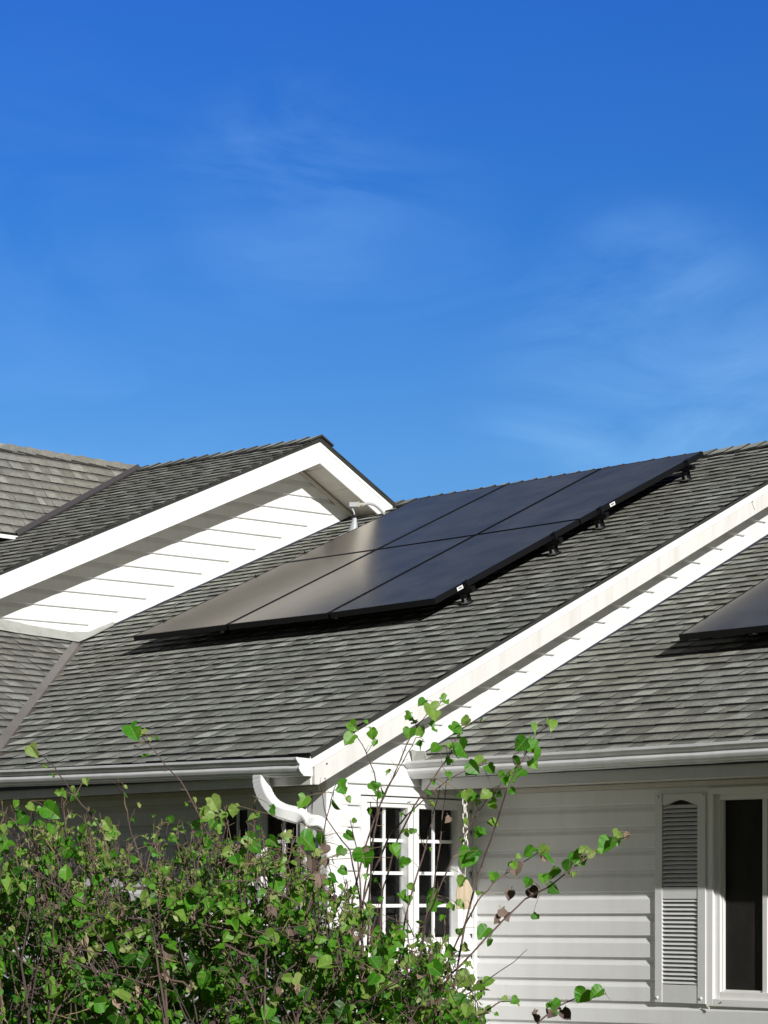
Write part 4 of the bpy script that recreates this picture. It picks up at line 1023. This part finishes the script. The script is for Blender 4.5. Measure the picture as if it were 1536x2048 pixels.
# stems read off the photo: (depth, [tip ... base], [(x, y, size, tone)])
D = [
 (10.6, [(276, 1468), (300, 1490), (330, 1530), (360, 1560), (395, 1625), (425, 1690), (450, 1800), (470, 2000)], [(262, 1466, 42, .30), (288, 1465, 20, .9), (300, 1478, 9, .8), (312, 1477, 10, .2), (422, 1609, 38, .85), (418, 1633, 36, .8), (448, 1632, 26, .75), (388, 1600, 14, .9), (390, 1650, 22, .5)]),
 (10.5, [(84, 1510), (100, 1525), (115, 1545), (150, 1592), (190, 1640), (225, 1700), (260, 1800), (290, 2000)], [(60, 1502, 32, .85), (104, 1551, 13, .2), (173, 1563, 17, .8), (148, 1580, 14, .85), (160, 1598, 26, .1), (210, 1652, 34, .8), (232, 1672, 34, .85)]),
 (10.3, [(62, 1602), (66, 1650), (70, 1710), (78, 1800), (90, 1990)], [(88, 1628, 44, .35), (50, 1640, 30, .15), (55, 1617, 20, .8), (100, 1615, 30, .95), (90, 1730, 42, .35), (140, 1697, 46, .32), (115, 1668, 28, .9), (30, 1750, 46, .85), (15, 1695, 42, .4), (2, 1658, 22, .7)]),
 (10.7, [(235, 1562), (248, 1592), (256, 1640), (268, 1680), (290, 1750), (330, 1900)], [(278, 1610, 12, .9), (250, 1575, 10, .9), (300, 1705, 34, .25)]),
 (10.9, [(700, 1455), (725, 1490), (742, 1530), (757, 1580), (752, 1650), (735, 1740), (720, 1860), (700, 2040)], [(698, 1454, 28, .55), (705, 1481, 32, .6), (745, 1465, 28, .55), (752, 1486, 18, .5), (728, 1447, 12, .45)]),
 (10.8, [(884, 1402), (862, 1422), (838, 1446), (812, 1492), (792, 1540), (768, 1590), (748, 1640), (728, 1700), (705, 1800), (680, 1990)], [(883, 1403, 24, .55), (860, 1424, 44, .78), (852, 1408, 22, .3), (820, 1432, 20, .45), (819, 1467, 26, .4), (836, 1465, 24, .7), (860, 1455, 26, .3), (752, 1592, 22, .4), (738, 1575, 24, .3)]),
 (10.6, [(832, 1475), (805, 1525), (783, 1562), (760, 1610), (745, 1690), (738, 1800), (730, 2000)], [(848, 1489, 26, .2)]),
 (10.5, [(944, 1445), (918, 1462), (898, 1512), (868, 1556), (828, 1612), (795, 1680), (765, 1780), (745, 2000)], [(938, 1445, 24, .75), (904, 1460, 30, .35), (916, 1463, 24, .12), (922, 1470, 18, .15), (920, 1500, 44, .33), (904, 1502, 40, .02), (880, 1499, 26, .4), (893, 1498, 22, .7), (900, 1524, 18, .4), (855, 1585, 18, .25), (893, 1553, 20, .45), (920, 1590, 18, .1)]),
 (10.4, [(1100, 1450), (1072, 1470), (1058, 1492), (1036, 1535), (1014, 1580), (990, 1655), (962, 1735), (930, 1850), (900, 2030)], [(1100, 1451, 30, .72), (1062, 1458, 26, .6), (1051, 1490, 36, .12), (1055, 1492, 34, .38), (1071, 1508, 34, .36), (1024, 1527, 32, .12), (1044, 1552, 38, .30), (1062, 1530, 24, .6), (1006, 1562, 28, .35), (1022, 1582, 18, .3), (1002, 1548, 20, .5)]),
 (10.6, [(965, 1530), (935, 1540), (895, 1560), (855, 1592), (812, 1632), (780, 1668), (740, 1760), (690, 1900)], [(938, 1538, 34, .28), (950, 1545, 30, .02), (967, 1528, 28, .7), (976, 1540, 26, .3), (985, 1590, 22, .8)]),
 (10.5, [(1000, 1570), (965, 1612), (938, 1652), (905, 1715), (876, 1783), (850, 1850), (830, 2000)], [(932, 1592, 30, .75), (955, 1598, 22, .3), (977, 1592, 26, .78), (982, 1610, 24, .6), (960, 1665, 18, .3), (940, 1716, 48, .33), (956, 1712, 34, .1), (928, 1763, 26, .7), (963, 1668, 26, .2), (980, 1648, 22, .75)]),
 (10.2, [(1262, 1670), (1240, 1678), (1205, 1692), (1165, 1722), (1130, 1748), (1095, 1775), (1050, 1798), (1005, 1842), (955, 1895), (900, 1950), (850, 2040)], [(1238, 1672, 26, .75), (1225, 1680, 18, .15), (1218, 1692, 38, .36), (1172, 1701, 24, .8), (1150, 1716, 40, .34), (1140, 1732, 34, .03), (1112, 1748, 42, .35), (1084, 1757, 24, .45), (1098, 1778, 34, .12), (1060, 1765, 22, .3), (1066, 1833, 18, .2), (975, 1868, 36, .33), (985, 1885, 20, .2), (1195, 1703, 16, .5)]),
 (10.3, [(1094, 1696), (1060, 1716), (1020, 1742), (985, 1768), (955, 1802), (915, 1880), (880, 1960), (850, 2040)], [(1066, 1705, 30, .34), (1092, 1700, 26, .75), (1088, 1722, 28, .3), (988, 1753, 24, .35), (1026, 1732, 18, .6), (1040, 1715, 14, .7)]),
 (10.2, [(1212, 1988), (1165, 1992), (1122, 2010), (1082, 2040), (1040, 2085)], [(1172, 1992, 38, .34), (1206, 1990, 36, .36), (1106, 2016, 38, .32)]),
 (10.4, [(1036, 2000), (1002, 2003), (975, 2020), (940, 2050)], [(1033, 2003, 20, .4), (1008, 1998, 14, .8), (990, 2030, 10, .5)]),
 (10.7, [(893, 1562), (886, 1620), (880, 1690), (868, 1775), (848, 1853), (830, 2000)], [(868, 1787, 28, .3), (875, 1814, 34, .33), (895, 1815, 22, .7), (912, 1813, 26, .8)]),
 (10.8, [(880, 1575), (866, 1628), (855, 1677), (838, 1736), (812, 1830), (790, 1980)], [(862, 1698, 9, .5), (800, 1799, 34, .4), (815, 1778, 22, .6), (745, 1838, 40, .4), (830, 1662, 12, .3)]),
 (10.5, [(668, 1578), (660, 1610), (650, 1650), (640, 1720), (610, 1840), (590, 2000)], [(678, 1575, 32, .35), (668, 1610, 28, .2), (612, 1605, 34, .6), (692, 1600, 16, .7), (603, 1688, 46, .34), (645, 1680, 30, .25), (691, 1675, 26, .3), (688, 1705, 26, .3), (722, 1712, 48, .33), (783, 1702, 34, .45), (812, 1725, 28, .33), (680, 1745, 22, .34), (660, 1757, 30, .2), (540, 1688, 32, .35), (560, 1680, 26, .75), (470, 1620, 30, .8), (492, 1683, 36, .35), (500, 1700, 34, .3), (470, 1706, 28, .7)]),
 (10.7, [(505, 1590), (512, 1640), (500, 1680), (480, 1720), (470, 1850), (460, 2000)], [(540, 1620, 24, .3)]),
 (10.9, [(640, 1570), (655, 1640), (700, 1700), (720, 1800), (730, 1960)], []),
 (10.4, [(700, 1640), (712, 1690), (720, 1760), (724, 1900), (720, 2040)], []),
]
for d, pts, leaves in D:
    n_ = len(pts); jit = [0]*n_
    wp = [at_depth(x, y, d+.12*math.sin(i*1.3)) for i, (x, y) in enumerate(pts)][::-1]
    stem(wp, .0056, .0018, tone=rl_.uniform(.2, .55))
    tips = wp
    for (x, y, sz, tn) in leaves:
        p_ = at_depth(x+rl_.uniform(-2, 2), y-sz*.35, d-.02+rl_.uniform(-.05, .05))
        near = min(wp, key=lambda q: (q-p_).length); a_i = wp.index(near); o_i = a_i-1 if a_i else 1
        # stalk from the closest point of the stem
        A_, B_ = near, wp[o_i]; t_ = max(0, min(1, (p_-A_).dot(B_-A_)/max((B_-A_).length_squared, 1e-9))); s_ = A_.lerp(B_, t_)
        BR.tube([s_, s_.lerp(p_, .6)+V3(0, 0, .006), p_], [.0018, .0013, .0010], 4, tone=.75)
        dr = (V3(0, 0, -.8)+RT*rl_.uniform(-1.1, 1.1)+FW*rl_.uniform(-.4, .4)).normalized()
        nr = (-FW*.6+SUNV*(1.0 if tn > .25 else -.9)+rv(rl_, 1.0)).normalized()
        leaf(LF, p_, PXM(sz, d)*.9, dr, nr, tn, .45, rl_.uniform(.15, .8))
# single dead leaves on the stems
for (x, y, sz, tn) in ((1258, 1672, 18, .6), (1030, 1735, 32, .45), (1060, 1785, 28, .1), (1022, 1788, 26, .4), (1003, 1829, 34, .45), (1000, 1838, 26, .5), (1085, 1716, 18, .7), (1112, 2022, 34, .4), (1126, 2028, 30, .12), (1065, 2034, 30, .3), (1075, 2036, 20, .7), (652, 1698, 28, .35), (642, 1760, 34, .55), (624, 1728, 30, .25), (600, 1722, 24, .2), (655, 1725, 22, .5), (660, 1790, 28, .55), (600, 1700, 20, .4), (735, 1700, 14, .5), (900, 1640, 18, .6), (85, 1805, 50, .45), (110, 1820, 40, .4), (70, 1990, 46, .35), (540, 1820, 42, .4), (590, 1880, 30, .6), (710, 1880, 30, .7), (20, 1760, 26, .5)):
    d = 10.35; p_ = at_depth(x, y-sz*.3, d); s_ = p_+V3(rl_.uniform(-.03, .03), 0, .02)
    leaf(DL, p_, PXM(sz*(.62 if x < 600 else .85), d), (V3(0, 0, -1)+RT*rl_.uniform(-1, 1)).normalized(), (-FW+rv(rl_, .7)).normalized(), tn, .4, rl_.uniform(.4, 1.0))
    BR.tube([s_, p_], .0015, 4, tone=.6)
# hanging seed pods
for (cx_, cy_, n_) in ((270, 1975, 9), (300, 1960, 6), (590, 1970, 9), (560, 1985, 5), (140, 1895, 5), (165, 1880, 5), (330, 1950, 6), (215, 1985, 5)):
    for k in range(n_):
        p_ = at_depth(cx_+rl_.uniform(-14, 14)*.6, cy_-14+rl_.uniform(-10, 10)*.6, 10.25+rl_.uniform(-.05, .05)); l_ = PXM(rl_.uniform(22, 34), 10.3); w_ = PXM(3.2, 10.3)
        ax = (RT+rv(rl_, .5)).normalized(); dd_ = (V3(0, 0, -1)+rv(rl_, .18)).normalized(); tn = rl_.uniform(.6, 1)
        ol = [p_, p_+dd_*l_*.2+ax*w_, p_+dd_*l_*.75+ax*w_, p_+dd_*l_, p_+dd_*l_*.75-ax*w_, p_+dd_*l_*.2-ax*w_]
        DL.prism(ol, ax.cross(dd_).normalized()*.0015, 0, tn)
# the mass of the crown: outline over x of where it becomes dense
TOPL = [(-200, 1660), (0, 1680), (60, 1690), (110, 1660), (170, 1690), (230, 1715), (300, 1730), (360, 1700), (420, 1680), (470, 1705), (540, 1720), (600, 1745), (650, 1780), (700, 1830), (760, 1875), (830, 1900), (900, 1920), (940, 1960), (960, 2060), (1000, 2200), (1060, 2500)]
def topy(x):
    for (x0, y0), (x1, y1) in zip(TOPL, TOPL[1:]):
        if x0 <= x <= x1: return y0+(y1-y0)*(x-x0)/(x1-x0)
    return 3000
NST = 230
for k in range(NST):
    x = rl_.uniform(-160, 960); ty = topy(x)+rl_.uniform(-50, 260)
    if rl_.random() < .25: ty = topy(x)-rl_.uniform(0, 70)
    d = rl_.uniform(9.9, 11.3); bx_ = x*.6+170+rl_.uniform(-300, 300)
    pts = [(bx_, 2300), (bx_*.72+x*.28+rl_.uniform(-60, 60), 2140), (bx_*.4+x*.6+rl_.uniform(-60, 60), 1900+rl_.uniform(-60, 60) if ty < 1860 else ty+110), (x+rl_.uniform(-24, 24), ty+50), (x, ty)]
    stem([at_depth(a_, b_, d+rl_.uniform(-.12, .12)) for a_, b_ in pts], rl_.uniform(.003, .0085), .0014, tone=rl_.uniform(0, .5), wob=1.6)
# airy twiggy tops: thin forked shoots ending in tan stubs and a few small leaves
for k in range(190):
    x = rl_.uniform(-60, 900); ty = topy(x)-rl_.uniform(-30, 85); d = rl_.uniform(10.0, 11.0); ln = rl_.uniform(60, 150)
    tip = at_depth(x, ty, d); foot = at_depth(x+rl_.uniform(-35, 35), ty+ln, d+rl_.uniform(-.1, .1)); midp = tip.lerp(foot, .5)+rv(rl_, .015)
    BR.tube([foot, midp, tip], [.0032, .0022, .0010], 4, tone=rl_.uniform(.2, .7))
    for j in range(rl_.randint(3, 7)):
        a_ = foot.lerp(midp, rl_.random()) if rl_.random() < .4 else midp.lerp(tip, rl_.random())
        e_ = a_+(rv(rl_, 1)+V3(0, 0, .6)).normalized()*rl_.uniform(.015, .045)
        BR.tube([a_, e_], [.0014, .0008], 3, tone=rl_.uniform(.7, 1))
        if rl_.random() < .45: put_leaf(e_, rl_.choice((7, 9, 12, 16, 22)), d, rl_.uniform(.2, 1), down=.4, bite=.6)
# slanting cross branches
for k in range(60):
    x = rl_.uniform(-60, 900); y = topy(x)+rl_.uniform(60, 330); sg_ = rl_.choice((-1, 1)); l_ = rl_.uniform(60, 220); d = rl_.uniform(9.9, 10.8)
    stem([at_depth(x, y, d), at_depth(x+sg_*l_*.5, y-l_*.25+rl_.uniform(-15, 15), d-.05), at_depth(x+sg_*l_, y-l_*rl_.uniform(.25, .7), d-.1)], rl_.uniform(.003, .006), .0014, tone=rl_.uniform(.1, .6), wob=1.4)
# sprays: short shoots with alternate leaves through the volume
cnt = 0
while cnt < 3900:
    x = rl_.uniform(-120, 1000); ty = topy(x); y = ty+(abs(rl_.gauss(0, 1))*110 if rl_.random() < .30 else rl_.uniform(0, 480))
    if y > 2200 or y < ty-30: continue
    d = rl_.uniform(9.85, 11.5); p_ = at_depth(x, y, d); cnt += 1
    # ragged clumps: skip some cells near the top
    cell = math.sin(x*.031+1.3)*math.sin(y*.043+x*.012)+math.sin(x*.083)*.5
    if y < ty+100 and cell < .25 and rl_.random() < .8: continue
    if d < 10.9 and cell < 0 and rl_.random() < .78: continue
    dr = (rv(rl_, 1)+V3(.15, -.15, .75)).normalized(); L_ = rl_.uniform(.05, .16); q_ = p_+dr*L_
    BR.tube([p_, p_.lerp(q_, .5)+rv(rl_, .010), q_], [.0022, .0017, .0009], 4, tone=rl_.uniform(0, 1))
    if rl_.random() < .5:
        for _ in range(3):
            t_ = p_.lerp(q_, rl_.random()); BR.tube([t_, t_+rv(rl_, .03)], [.0012, .0006], 3, tone=rl_.uniform(.6, 1))
    frac_ = (y-ty)/300
    for j in range(rl_.choice((1, 2, 3, 3))):
        s_ = p_.lerp(q_, rl_.random()*1.05)+rv(rl_, .014)
        r_ = rl_.random()
        base = (rl_.uniform(8, 16) if r_ < .35 else rl_.uniform(16, 26) if r_ < .75 else rl_.uniform(26, 40)) if y > 1760 else (rl_.uniform(6, 14) if r_ < .6 else rl_.uniform(14, 26))
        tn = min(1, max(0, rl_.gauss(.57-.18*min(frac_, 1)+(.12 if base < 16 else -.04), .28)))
        if rl_.random() < .07: put_leaf(s_, base*.75, d, rl_.random()*.8, mb=DL, down=.8, bite=.5)
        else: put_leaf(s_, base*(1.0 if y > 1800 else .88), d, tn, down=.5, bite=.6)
# inner leaves at the back of the crown, shade put into darker tones
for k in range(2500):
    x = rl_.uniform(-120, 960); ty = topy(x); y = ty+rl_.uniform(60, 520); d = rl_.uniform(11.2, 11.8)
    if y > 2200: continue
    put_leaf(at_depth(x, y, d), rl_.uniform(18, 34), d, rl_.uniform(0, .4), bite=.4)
# the unseen lower body of the shrub down to the lawn
for k in range(900):
    x = rl_.uniform(-100, 900); d = rl_.uniform(10.0, 11.4); y = rl_.uniform(2320, 2560)
    put_leaf(at_depth(x, y, d), rl_.uniform(26, 36), d, rl_.uniform(.1, .6))
for k in range(12):
    a_ = at_depth(200+45*k, 2300, 10.2+.09*k); b_ = V3(a_.x*.5-.5*9.2+0, a_.y*.5+.5*6.3, .0)
    b_ = at_depth(430+12*k, 2560, 10.6); b_.z = -.05
    BR.tube([b_, b_.lerp(a_, .5)+rv(rl_, .04), a_], [.022, .016, .010], 7, tone=.2)
shrub = empty('shrub', at_depth(430, 2560, 10.6)*1.0, 'leggy heart-leaved shrub with brown dead leaves in front of windows', 'shrub')
shrub.location.z = 0
part(BR, 'branches', M_BARK, shrub)
part(LF, 'foliage', M_LEAF, shrub)
part(DL, 'dead_leaves', M_DRY, shrub)
